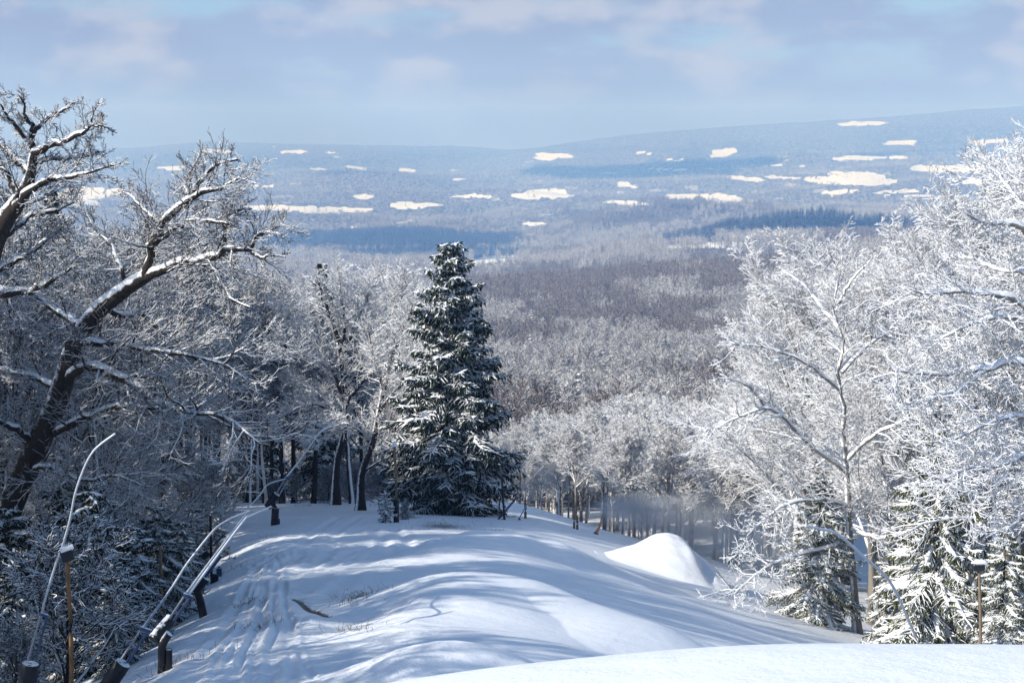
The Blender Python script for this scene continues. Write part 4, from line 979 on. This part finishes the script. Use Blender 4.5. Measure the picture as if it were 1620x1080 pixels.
# ---------------------------------------------------------------- small built things
class MB:
    """boxes and tubes joined into one mesh, with snow on what faces up"""
    def __init__(self): self.V, self.F4, self.Fn, self.S, self.n = [], [], [], [], 0
    def tube(self, pts, r, K=10, cap=True, snow=.6, cover=0.0, smoothpts=0):
        """snow: attr on up-facing side; cover: depth of snow on top"""
        Q = np.asarray(pts, float)
        if smoothpts: Q = spline(Q, smoothpts)
        R = np.interp(np.linspace(0, 1, len(Q)), np.linspace(0, 1, len(np.atleast_1d(r))), np.atleast_1d(r))
        T = tangents(Q[None])[0]; U, Vv = frame(T)
        ang = np.pi / 2 + 2 * np.pi * np.arange(K) / K; c, s = np.cos(ang), np.sin(ang)
        ring = U[:, None] * c[:, None] + Vv[:, None] * s[:, None]; hor = np.sqrt(np.clip(1 - T[:, 2] ** 2, 0, 1))[:, None]
        X = Q[:, None] + ring * R[:, None, None] + (np.maximum(s, 0)[None] ** .7 * hor * cover)[..., None] * ZUP
        sn = np.clip(s * .9 + .15, 0, 1)[None] * hor * snow * 1.2 + 0 * X[..., 0]
        i = self.n + np.arange(len(Q) * K).reshape(len(Q), K); a, b_ = i[:-1], i[1:]
        self.F4.append(np.stack([a, np.roll(a, -1, 1), np.roll(b_, -1, 1), b_], -1).reshape(-1, 4))
        self.V.append(X.reshape(-1, 3)); self.S.append(sn.ravel()); self.n += len(Q) * K
        if cap:
            for row, flip in ((0, True), (-1, False)):
                ctr = Q[row]; X2 = X[row]; j = self.n + np.arange(K); self.V.append(X2); self.S.append(np.clip(T[row, 2] * (-1 if flip else 1) * 1.4, 0, 1) * snow * np.ones(K)); self.n += K
                self.Fn.append(j[::-1] if flip else j)
        return self
    def box(self, c, size, ax=None, snow=.7, bevel=.0):
        c = np.asarray(c, float); sx, sy, sz = np.asarray(size, float) / 2
        A = np.eye(3) if ax is None else np.asarray(ax, float)
        for (n_, u, v, su, sv, sn_) in ((0, 1, 2, sy, sz, sx), (1, 2, 0, sz, sx, sy), (2, 0, 1, sx, sy, sz)):
            for sg in (1, -1):
                q = np.array([c + A[n_] * sn_ * sg + A[u] * a_ * su * sg + A[v] * b_ * sv for a_, b_ in ((-1, -1), (1, -1), (1, 1), (-1, 1))])
                j = self.n + np.arange(4); self.V.append(q); self.S.append(np.full(4, snow * 1.2 if (A[n_] * sg)[2] > .45 else 0.0)); self.n += 4; self.F4.append(j[None])
        return self
    def build(self, name, mat, parent=None, org=None):
        V = np.concatenate(self.V) - (0 if org is None else np.asarray(org))
        faces = [np.concatenate(self.F4)] + [f[None] for f in self.Fn]
        me = mesh_from(name, V, faces, mat, {'snow': np.concatenate(self.S)}, True)
        return link(name, me, parent)
def axes(p, q, roll=ZUP):
    x = nrm(np.asarray(q, float) - p); y = nrm(np.cross(roll, x)); return np.stack([x, y, np.cross(x, y)])
def seq(pts, d0, d1): return np.array([P(a, b_, d0 + (d1 - d0) * k / max(len(pts) - 1, 1)) for k, (a, b_) in enumerate(pts)])

def pad_part(pts, d0, d1, wpx, parent, org, name='padding'):
    q = seq(pts, d0, d1); r = wpx / 2 * d0 / F; m = MB(); ax = nrm(q[-1] - q[0])
    m.tube([q[0], q[0] + ax * .02, q[-1] - ax * .02, q[-1]], [r * .9, r, r, r * .9], 18, True, .62, .015)
    o = m.build(name, M['pad'], parent, org)
    L = np.linalg.norm(q[-1] - q[0]); s = MB()
    for f in (.22, .5, .78):
        c = q[0] + ax * L * f; s.tube([c - ax * .025, c + ax * .025], r * 1.03, 18, False, .3)
    s.build('strap', M['dark_metal'], o, None if org is None else org)
    return o
def rods(pts_l, d0, d1, rpx, parent, org, name, mat, cover=.0, snow=.6, sm=0, K=8):
    m = MB()
    for pts in pts_l: m.tube(seq(pts, d0, d1), np.atleast_1d(rpx) * d0 / F, K, True, snow, cover, sm)
    return m.build(name, M[mat], parent, org)
def bracket(a, b_, d, size, parent, org, mat='blue_metal'):
    p, q = P(*a, d), P(*b_, d); m = MB(); ax = axes(p, q)
    m.box((p + q) / 2, (np.linalg.norm(q - p) + .03, size, size), ax, .6); return m.build('bracket', M[mat], parent, org)
def lance(base, label):
    o = empty('snow_lance', base); tag(o, label, 'snow gun', 'snow lances beside the slope'); return o

# leftmost lance
d = 27.5; b = P(36, 1100, d); b[2] = Gs(b[0], b[1])
o = lance(b, 'snow lance with a bent frosted tip, leftmost, in front of the dark trunks'); g = b
rods([[(34, float(project(b)[1])), (38, 1085)]], d, d, 9, o, g, 'post', 'dark_metal')
pad_part([(35, 1130), (48, 1049)], d, d, 30, o, g)
rods([[(44, 1044), (66, 968)]], d, d, 2.0, o, g, 'arm', 'metal'); rods([[(57, 1040), (74, 976)]], d, d, 2.2, o, g, 'arm', 'blue_metal')
bracket((64, 970), (75, 974), d, .05, o, g)
rods([[(66, 970), (72, 945), (89, 890), (99, 863), (111, 820), (119, 780), (133, 740), (146, 716), (160, 702), (182, 686)]], d, d - 1.5, [2.0, 1.7, 1.2], o, g, 'lance_pipe', 'frosted_pipe', .008, .8, 30)
# second lance
d = 26.5; b = P(165, 1110, d); b[2] = Gs(b[0], b[1]); g = b
o = lance(b, 'snow lance on the lowest tilted black pad, at the bottom edge of the picture')
rods([[(165, float(project(b)[1])), (172, 1080)]], d, d, 9, o, g, 'post', 'dark_metal')
pad_part([(160, 1100), (195, 1048)], d, d, 27, o, g)
rods([[(192, 1042), (224, 994)]], d, d, 2.0, o, g, 'arm', 'metal', .006); rods([[(201, 1047), (234, 998)]], d, d, 2.6, o, g, 'arm', 'blue_metal')
bracket((223, 993), (238, 998), d, .06, o, g)
rods([[(226, 993), (270, 932), (295, 893), (331, 847), (347, 831), (370, 818), (394, 809)]], d, d + 3, [2.0, 1.7, 1.2], o, g, 'lance_pipe', 'metal', .010, .75, 28)
# third lance, two posts
p = hit(262, 1060, 18, 60); d = p[1]; b = p; g = b
o = lance(b, 'snow lance with two nozzle pipes on a snow-topped elbow post')
rods([[(255, 1064), (256, 1034)]], d, d, [6.2, 6.0], o, g, 'post', 'pad', 0, 0, 0, 14)
rods([[(256, 1048), (256, 1026), (260, 1014), (268, 1002)]], d - .02, d - .02, [6.5, 6.6, 6.2], o, g, 'elbow', 'pad', .03, 1.1, 10, 14)
rods([[(267, 1060), (267, 1026)]], d, d, [6.0, 5.8], o, g, 'post', 'pad', 0, .5, 0, 14)
pad_part([(243, 1012), (272, 978)], d, d + .3, 21, o, g)
rods([[(268, 978), (292, 942)]], d, d, 1.9, o, g, 'arm', 'metal', .006); rods([[(275, 981), (300, 945)]], d, d, 2.5, o, g, 'arm', 'blue_metal')
bracket((291, 940), (303, 944), d, .06, o, g)
rods([[(295, 938), (342, 875), (392, 809)]], d, d + 4, [1.8, 1.1], o, g, 'lance_pipe', 'metal', .010, .75, 14)
rods([[(299, 940), (345, 877), (386, 823), (395, 816), (429, 801)]], d, d + 4, [1.6, 1.1], o, g, 'lance_pipe', 'frosted_pipe', .008, .75, 24)
# fourth
p = hit(323, 974, 20, 80); d = p[1]; b = p; g = b
o = lance(b, 'short dark snow lance on a bent black post, just above the twin-pipe lance')
rods([[(322, 976), (318, 955), (313, 935)]], d, d, [7, 6.2], o, g, 'post', 'pad', 0, .35, 8, 14)
pad_part([(309, 936), (326, 914)], d, d, 14, o, g)
rods([[(312, 926), (328, 907)], ], d, d, 1.6, o, g, 'arm', 'frosted_pipe', .01)
rods([[(325, 912), (350, 878)]], d, d, 2.6, o, g, 'arm', 'blue_metal', .0)
rods([[(322, 912), (352, 870), (376, 838)]], d, d + 2, [1.4, 1.0], o, g, 'lance_pipe', 'metal', .008, .7)
# fifth: pump post with tank
p = hit(338, 922, 20, 110); d = p[1]; b = p; g = b
o = lance(b, 'dark steel mast with a small blue tank at the edge of the left wood')
rods([[(335, 925), (333, 815)]], d, d, 2.2, o, g, 'mast', 'dark_metal', 0, .3)
pad_part([(320, 881), (331, 873)], d, d, 11, o, g)
rods([[(337, 863), (353, 847)], [(351, 844), (357, 849)]], d, d, 1.8, o, g, 'arm', 'blue_metal', 0, .4)
rods([[(340, 921), (341, 906)]], d, d, [5.5, 5.5], o, g, 'valve_body', 'pad', .02, .9, 0, 12)
q = P(347, 904, d); MB().box(q, (.16, .16, .28), None, .8).tube([q + [0, 0, .13], q + [0, 0, .19]], .05, 10).build('tank', M['blue_metal'], o, g)
rods([[(311, 930), (311, 900)]], d + .5, d + .5, [5, 5], o, g, 'post', 'pad', 0, .5, 0, 12)
# sixth: leaning lance at the head of the clearing
p = hit(435, 830, 20, 140); d = p[1]; b = p; g = b
o = lance(b, 'snow lance leaning right from a padded stump at the head of the clearing')
pad_part([(434, 831), (436, 803)], d, d, 12, o, g, 'post_padding'); rods([[(437, 806), (432, 795)]], d, d, 3, o, g, 'post', 'dark_metal')
q = P(441, 824, d); MB().box(q, (.12, .12, .3), None, .8).build('control_box', M['blue_metal'], o, g)
pad_part([(423, 802), (438, 781)], d, d, 12.5, o, g)
rods([[(437, 781), (451, 757)], [(442, 782), (455, 759)]], d, d, 1.4, o, g, 'arm', 'metal', .008)
bracket((450, 756), (463, 752), d, .07, o, g)
rods([[(451, 757), (475, 727), (503, 688), (516, 676), (530, 668)]], d, d + 3, [1.6, 1.0], o, g, 'lance_pipe', 'frosted_pipe', .008, .8, 18)
rods([[(452, 757), (424, 766), (412, 782), (400, 795), (392, 802)]], d, d - 2, 1.1, o, g, 'hose', 'frosted_pipe', .006, .8, 16)
# two lances right of the spruce
dR = 92.0
x, y, z = P(795, 838, dR); b = np.array([x, y, Gs(x, y)]); g = b
o = lance(b, 'dark T-ended lance on a mast just right of the big spruce')
rods([[(798, float(project(b)[1])), (794, 755)]], dR, dR, 1.9, o, g, 'mast', 'dark_metal', 0, .3)
rods([[(796, float(project(b)[1])), (796, 826)]], dR, dR, 5, o, g, 'post_padding', 'pad', 0, .3, 0, 12)
rods([[(786, 824), (817, 787)], [(814, 784), (820, 789)]], dR, dR, [1.7], o, g, 'arm', 'blue_metal', 0, .5)
rods([[(788, 822), (830, 770), (860, 737)]], dR, dR + 3, .8, o, g, 'lance_pipe', 'metal', .01, .6)
x, y, z = P(812, 846, dR + 1); b = np.array([x, y, Gs(x, y)]); g = b
o = lance(b, 'slim lance with a small black pad beside the T-ended lance, pointing right')
pad_part([(810, float(project(b)[1]) + 1), (816, 838)], dR + 1, dR + 1, 8, o, g)
rods([[(814, 842), (822, 820)]], dR + 1, dR + 1, 2.2, o, g, 'arm', 'blue_metal', 0, .5)
rods([[(820, 822), (838, 790), (854, 762), (868, 745), (882, 738)]], dR + 1, dR + 3, .9, o, g, 'lance_pipe', 'metal', .01, .6, 16)
# lance in front of the conifers on the right
d = 50.0; b = P(1412, 1000, d); b[2] = Gs(b[0], b[1]); g = b
o = lance(b, 'snow-covered bent lance sloping across the right-hand conifers')
q = seq([(1274, 832), (1300, 837), (1327, 846), (1368, 882), (1408, 920)], 49, 53); e_ = P(1468, 985, 57.5); e_[2] = Gs(e_[0], e_[1]) - .2
MB().tube(np.vstack([q, (q[-1] + e_) / 2 + [0, 0, .1], e_]), [.028, .045, .05, .05], 10, True, 1.0, .02, 30).build('lance_pipe', M['frosted_pipe'], o, g)
MB().tube([e_ + [.05, 0, -.1], e_ + [-.25, 0, 1.5]], .07, 10, True, .8).build('post', M['dark_metal'], o, g)
rods([[(1277, 832), (1271, 810)]], d - 1, d - 1, 1.2, o, g, 'nozzle', 'frosted_pipe', .0, 1.0)

# poles
def pole(px_top, px_bot, d, wpx, mat, label, cap=None, group='poles beside the slope'):
    b = P(px_bot[0], px_bot[1], d); b[2] = Gs(b[0], b[1]); o = empty('lamp_pole' if cap == 'lamp' else 'wooden_pole', b); tag(o, label, 'pole', group)
    t_ = P(*px_top, d); m = MB(); mid_ = (b + t_) / 2 + np.array([.02 * np.linalg.norm(t_ - b), 0, 0]) * .5
    m.tube([b - [0, 0, .3], mid_, t_], [wpx / 2 * d / F * 1.08, wpx / 2 * d / F, wpx / 2 * d / F * .9], 12, True, .3, 0, 9).build('shaft', M[mat], o, b)
    return o, b, t_
p = P(113, 1130, 26.0)
o, b, t_ = pole((106, 882), (113, 1130), 26.0, 7, 'rust', 'rusty tan pole with a snow-capped black box on top, bottom left')
ax = axes(np.zeros(3), np.array([.85, .3, .25]))
MB().box(t_ + [0, 0, .05], (.20, .17, .19), ax, .3).build('light_box', M['pad'], o, b)
MB().box(t_ + [0.0, 0, .165], (.22, .19, .04), ax, 1.2).build('snow_cap', M['roof'], o, b)
o, b, t_ = pole((253, 862), (256, 975), 38.0, 4.2, 'wood', 'thin brown pole half hidden in the left wood above the bent post')
p = hit(627, 826, 30, 140); d = p[1]
o, b, t_ = pole((624, 705), (627, 826), d, 4.6, 'wood', 'tan pole with black padding round its foot, left of the big spruce')
MB().tube([b - [0, 0, .1], b + [0, 0, 1.55 * d / 100]], 4.7 * d / F, 16, True, .3).build('padding', M['pad'], o, b)
MB().tube([t_ - [0, 0, .02], t_ + [0, 0, .22]], [.17, .10], 10, True, 1.3).build('snow_cap', M['roof'], o, b)
o, b, t_ = pole((1549, 900), (1552, 1030), 46.0, 5.0, 'wood', 'brown pole with a snow-topped lamp head behind the right-hand snow bank', 'lamp')
MB().box(t_ + [-.02, 0, .06], (.34, .22, .17), None, .4).build('lamp_head', M['dark_metal'], o, b)
MB().tube([t_ + [-.24, 0, .20], t_ + [-.05, 0, .22], t_ + [.16, 0, .20], t_ + [.26, 0, .10]], [.03, .09, .08, .03], 10, True, 1.3, 0, 10).build('snow_cap', M['roof'], o, b)
for j, (x0, y0, y1, w_) in enumerate(((831, 790, 850, 4), (840, 838, 856, 7), (913, 815, 872, 4), (908, 805, 870, 3.5))):
    p = hit(x0, y1, 60, 170); d = min(max(p[1], 96), 128)
    pole((x0, y0), (x0, y1), d, w_, 'wood', ['tan fence post beyond the lances right of the spruce', 'short stub of a post by the snow ridge', 'sunlit tan post at the foot of the slope, right of its twin', 'sunlit tan post at the foot of the slope, left of its twin'][j])
p = hit(922, 878, 60, 170); d = min(max(p[1], 100), 128)
b = P(919, 878, d); b[2] = Gs(b[0], b[1]); o = empty('broken_tree', b); tag(o, 'leaning broken tree trunk with an orange split at the foot of the slope', 'tree')
MB().tube([b - [.1, 0, .2], P(932, 858, d), P(944, 842, d)], [.20, .18, .15], 10, True, .3, 0, 8).build('trunk', M['wood'], o, b)
MB().tube([P(940, 846, d), P(948, 834, d), P(953, 814, d)], [.13, .08, .02], 8, True, .3, 0, 8).build('split_wood', M['cut_wood'], o, b)
MB().tube([P(926, 868, d) + [0, -.05, 0], P(938, 850, d) + [0, -.05, 0]], [.10, .16], 10, True, 1.0).build('snow_strip', M['roof'], o, b)

# ---------------------------------------------------------------- the great heap of machine-made snow
pc = hit(1050, 902, 60, 150); yP = float(np.clip(pc[1], 72, 112)); 
silX = np.array([930, 950, 985, 1012, 1030, 1043, 1056, 1070, 1083, 1095, 1108, 1122, 1136, 1150, 1165.]); silY = np.array([890, 881, 869, 861, 852, 845.5, 842.5, 844, 851, 862, 873, 885, 896, 906, 915.])
px_ = np.linspace(925, 1172, 170); vv = np.linspace(-1, 1, 130)
top_y = np.interp(px_, silX, silY); top_y = np.convolve(np.pad(top_y, 5, mode='edge'), np.ones(11) / 11, 'valid')
X = np.empty((130, 170)); Y = np.empty_like(X); Z = np.empty_like(X)
for i, v in enumerate(vv):
    yy = yP + np.where(v < 0, v * 5.5, v * 5.0)
    X[i] = (px_ - CX) / F * yP * 1.0; Y[i] = yy
    base_ = G(X[i], np.full(170, yy)); crest_z = ratio(top_y) * yP; hgt = np.maximum(crest_z - G(X[i], np.full(170, yP)), 0)
    prof_ = np.clip(1 - abs(v) ** 1.7, 0, 1) ** 1.15
    edge_ = sstep(925, 948, px_) * sstep(1172, 1140, px_)
    Z[i] = base_ - .25 + (hgt + .25) * prof_ * edge_ + .03
u = (X - (1094 - CX) / F * yP); s = (Y - yP) 
cx_ = (u - .10 * (-s)) 
Z -= .42 * np.exp(-((cx_ - .28) / .26) ** 2) * np.exp(-((s + 2.1) / 1.5) ** 2); Z += .22 * np.exp(-((cx_ + .22) / .40) ** 2) * np.exp(-((s + 2.0) / 1.6) ** 2)
Z += .10 * fbm(X / 1.3, Y / 1.3, 3) * np.clip(Z - G(X, Y), 0, 1)
org = np.array([(1052 - CX) / F * yP, yP, Gs((1052 - CX) / F * yP, yP)])
o = link('snow_heap', mesh_from('snow_heap', np.stack([X, Y, Z], -1).reshape(-1, 3) - org, [grid_faces(130, 170)], M['ground'], {'dirt': np.zeros(X.size), 'rough': np.zeros(X.size)}), None, org)
tag(o, 'tall white peaked heap of machine-made snow at the foot of the slope', 'snow heap')

# ---------------------------------------------------------------- drifting snow mist from the machines
def mist(px, py, d, size, dens, nm):
    m = bpy.data.materials.new('drifting_mist'); m.use_nodes = True; t_ = m.node_tree; t_.nodes.clear(); w = NT.__new__(NT); w.t = t_
    tc = w.n('ShaderNodeTexCoord').outputs['Object']
    ln = w.n('ShaderNodeVectorMath', operation='LENGTH'); t_.links.new(tc, ln.inputs[0])
    fall = w.ramp(w.math('ADD', ln.outputs['Value'], w.math('MULTIPLY', w.math('SUBTRACT', w.noise(tc, 1.7, 4, .6), .5), 1.7)), .98, .05)
    pv = w.n('ShaderNodeVolumePrincipled'); pv.inputs['Color'].default_value = (.9, .94, 1, 1); t_.links.new(w.math('MULTIPLY', fall, dens), pv.inputs['Density'])
    t_.links.new(pv.outputs[0], w.n('ShaderNodeOutputMaterial').inputs['Volume'])
    n_ = 24; th, ph = np.meshgrid(np.linspace(0, np.pi, n_), np.linspace(0, 2 * np.pi, n_), indexing='ij')
    V = np.stack([np.sin(th) * np.cos(ph), np.sin(th) * np.sin(ph), np.cos(th)], -1).reshape(-1, 3)
    o = link(nm, mesh_from(nm, V, [grid_faces(n_, n_)[:, ::-1]], m), None, P(px, py, d)); o.scale = size; tag(o, kind='stuff'); return o
mist(1006, 808, 124, (4.6, 2.4, 1.6), 1.0, 'snow_mist'); mist(1090, 840, 125, (6.2, 2.6, 3.6), .42, 'snow_mist'); mist(1205, 866, 108, (4.6, 2.6, 3.6), .5, 'snow_mist')
SC.cycles.volume_step_rate = 1.0; SC.cycles.volume_max_steps = 128

# ---------------------------------------------------------------- farm buildings far off
def house(px, py, D, L, Wd, Ht, wall, label, rz=.3):
    d = np.linspace(D * .8, D * 1.2, 3000); a = P(px, py, 1.0); Zl = a[2] * d
    x = a[0] * D; y = float(D); z = Gs(x, y)
    o = empty('farm_building', (x, y, z), rz); tag(o, label, 'building', 'farm buildings on the far hills')
    m = MB(); m.box((0, 0, Ht / 2 - 1), (L, Wd, Ht + 2), None, 0); wl = m.build('wall', M[wall], o)
    rt = Ht + Wd * .35; e = .6; v = [(-L/2-e,-Wd/2-e,Ht-.3),(L/2+e,-Wd/2-e,Ht-.3),(L/2+e,0,rt),(-L/2-e,0,rt),(-L/2-e,Wd/2+e,Ht-.3),(L/2+e,Wd/2+e,Ht-.3)]
    f = [np.array([(0,1,2,3),(3,2,5,4),(0,4,5,1)]), np.array([(0,3,4),(1,5,2)])]
    link('roof', mesh_from('roof', np.array(v, float), f, M['roof'], {'snow': np.zeros(6)}, False), o)
    m = MB()
    for k in range(4): m.box((-L * .36 + L * .24 * k, -Wd / 2 - .03, Ht * .55), (L * .08, .1, Ht * .3), None, 0)
    m.build('window', M['window'], o)
for h_ in [(452, 325, 6400, 22, 14, 8, 'wall', 'white farmhouse on the long snowy field at the left'), (1190, 281, 8600, 40, 16, 9, 'wall', 'pale farm building at the end of a field left of the big snowy hill field'),
  (1323, 303, 7700, 46, 18, 10, 'wall_tan', 'long tan building below the big snowy hill field'), (982, 288, 8100, 30, 16, 10, 'wall', 'pale building in a small clearing near the middle of the valley'),
  (838, 352, 5500, 24, 14, 7, 'wall', 'small white house in the clearing right above the big spruce'), (650, 322, 6500, 30, 16, 8, 'wall', 'pale barn beside the dark trees in the middle of the valley'),
  (1081, 309, 7600, 26, 14, 8, 'wall', 'house among trees left of the small domed field'), (1404, 306, 7600, 26, 14, 8, 'wall', 'pale house right of the long tan building'),
  (730, 363, 5300, 20, 12, 7, 'wall', 'lone house in the woods left of the clearing with the white house')]: house(*h_)

# ---------------------------------------------------------------- clouds over the valley, high to the left, whose shade lies on the hills
def cloud(px, py, D, rx, ry, zc, seed):
    tg = np.array([P(px, py, 1.0)[0] * D, D, 0.0]); tg[2] = Gs(tg[0], tg[1]); c = tg + SUN * ((zc - tg[2]) / SUN[2])
    n_, m_ = 40, 80; th, ph = np.meshgrid(np.linspace(.02, np.pi - .02, n_), np.linspace(0, 2 * np.pi, m_), indexing='ij')
    Dv = np.stack([np.sin(th) * np.cos(ph), np.sin(th) * np.sin(ph), np.cos(th)], -1)
    r = 1 + .45 * fbm(Dv[..., 0] * 1.7 + seed, Dv[..., 1] * 1.7 + Dv[..., 2] * 1.3, 4); r[:, -1] = r[:, 0]
    V = Dv * r[..., None] * np.array([rx, ry, 70.0]); V[..., 2] = np.where(V[..., 2] < 0, V[..., 2] * .4, V[..., 2])
    mm = M.get('cloud') or NT('cloud_white').out((.9, .9, .92), 1.0); M['cloud'] = mm
    o = link('cloud', mesh_from('cloud', V.reshape(-1, 3), [grid_faces(n_, m_)[:, ::-1]], mm), None, c); tag(o, kind='structure')
    q = project(c); print('cloud at', np.round(q), round(c[2]))
for c_ in [(1290, 350, 3850, 420, 300, 1000, 1), (1400, 357, 3900, 300, 140, 1000, 8), (1180, 362, 3800, 220, 110, 1000, 11), (590, 372, 5500, 560, 420, 1300, 2), (690, 388, 4900, 300, 160, 1200, 3), (780, 396, 4600, 330, 130, 1150, 4), (1080, 262, 10400, 620, 520, 2600, 5), (960, 268, 10200, 500, 350, 2500, 9), (640, 272, 9400, 560, 350, 2400, 6), (1500, 238, 11200, 900, 420, 2800, 7)]: cloud(*c_)
print('done', round(time.time() - T0, 1))

# ---------------------------------------------------------------- dry stalks and twigs showing through the snow
def stalks():
    rng = np.random.default_rng(77); acc = Acc()
    spots = [(c[0], c[1], max(rx, .4), max(ry, .4)) for c, rx, ry in DIRT] + [(hit(px, py)[0], hit(px, py)[1], .5, 1.0) for px, py in ((540, 792), (590, 800), (668, 812), (480, 800), (360, 905), (420, 850), (690, 828), (300, 1045), (570, 945))]
    A = []
    for x, y, rx, ry in spots:
        n = int(26 + 10 * min(rx * ry, 6)); A.append(np.stack([rng.normal(x, rx * .7, n), rng.normal(y, ry * .7, n)], 1))
    A = np.concatenate(A); A = A[A[:, 1] > 19]; z = G(A[:, 0], A[:, 1], True); b = np.column_stack([A, z - .02])
    L = rng.uniform(.06, .30, (len(b), 1)); d = nrm(np.column_stack([rng.normal(0, .5, (len(b), 2)), np.ones(len(b))]))
    Q = np.stack([b, b + d * L * .5, b + nrm(d + rng.normal(0, .35, d.shape)) * L], 1)
    acc.tubes(Q, np.full((len(b), 3), .006) * np.array([1, .8, .4]), 3, 0, 0, -1.5)
    o = link('dry_grass', acc.mesh('dry_grass', M['wood'])); tag(o, kind='stuff')
stalks()
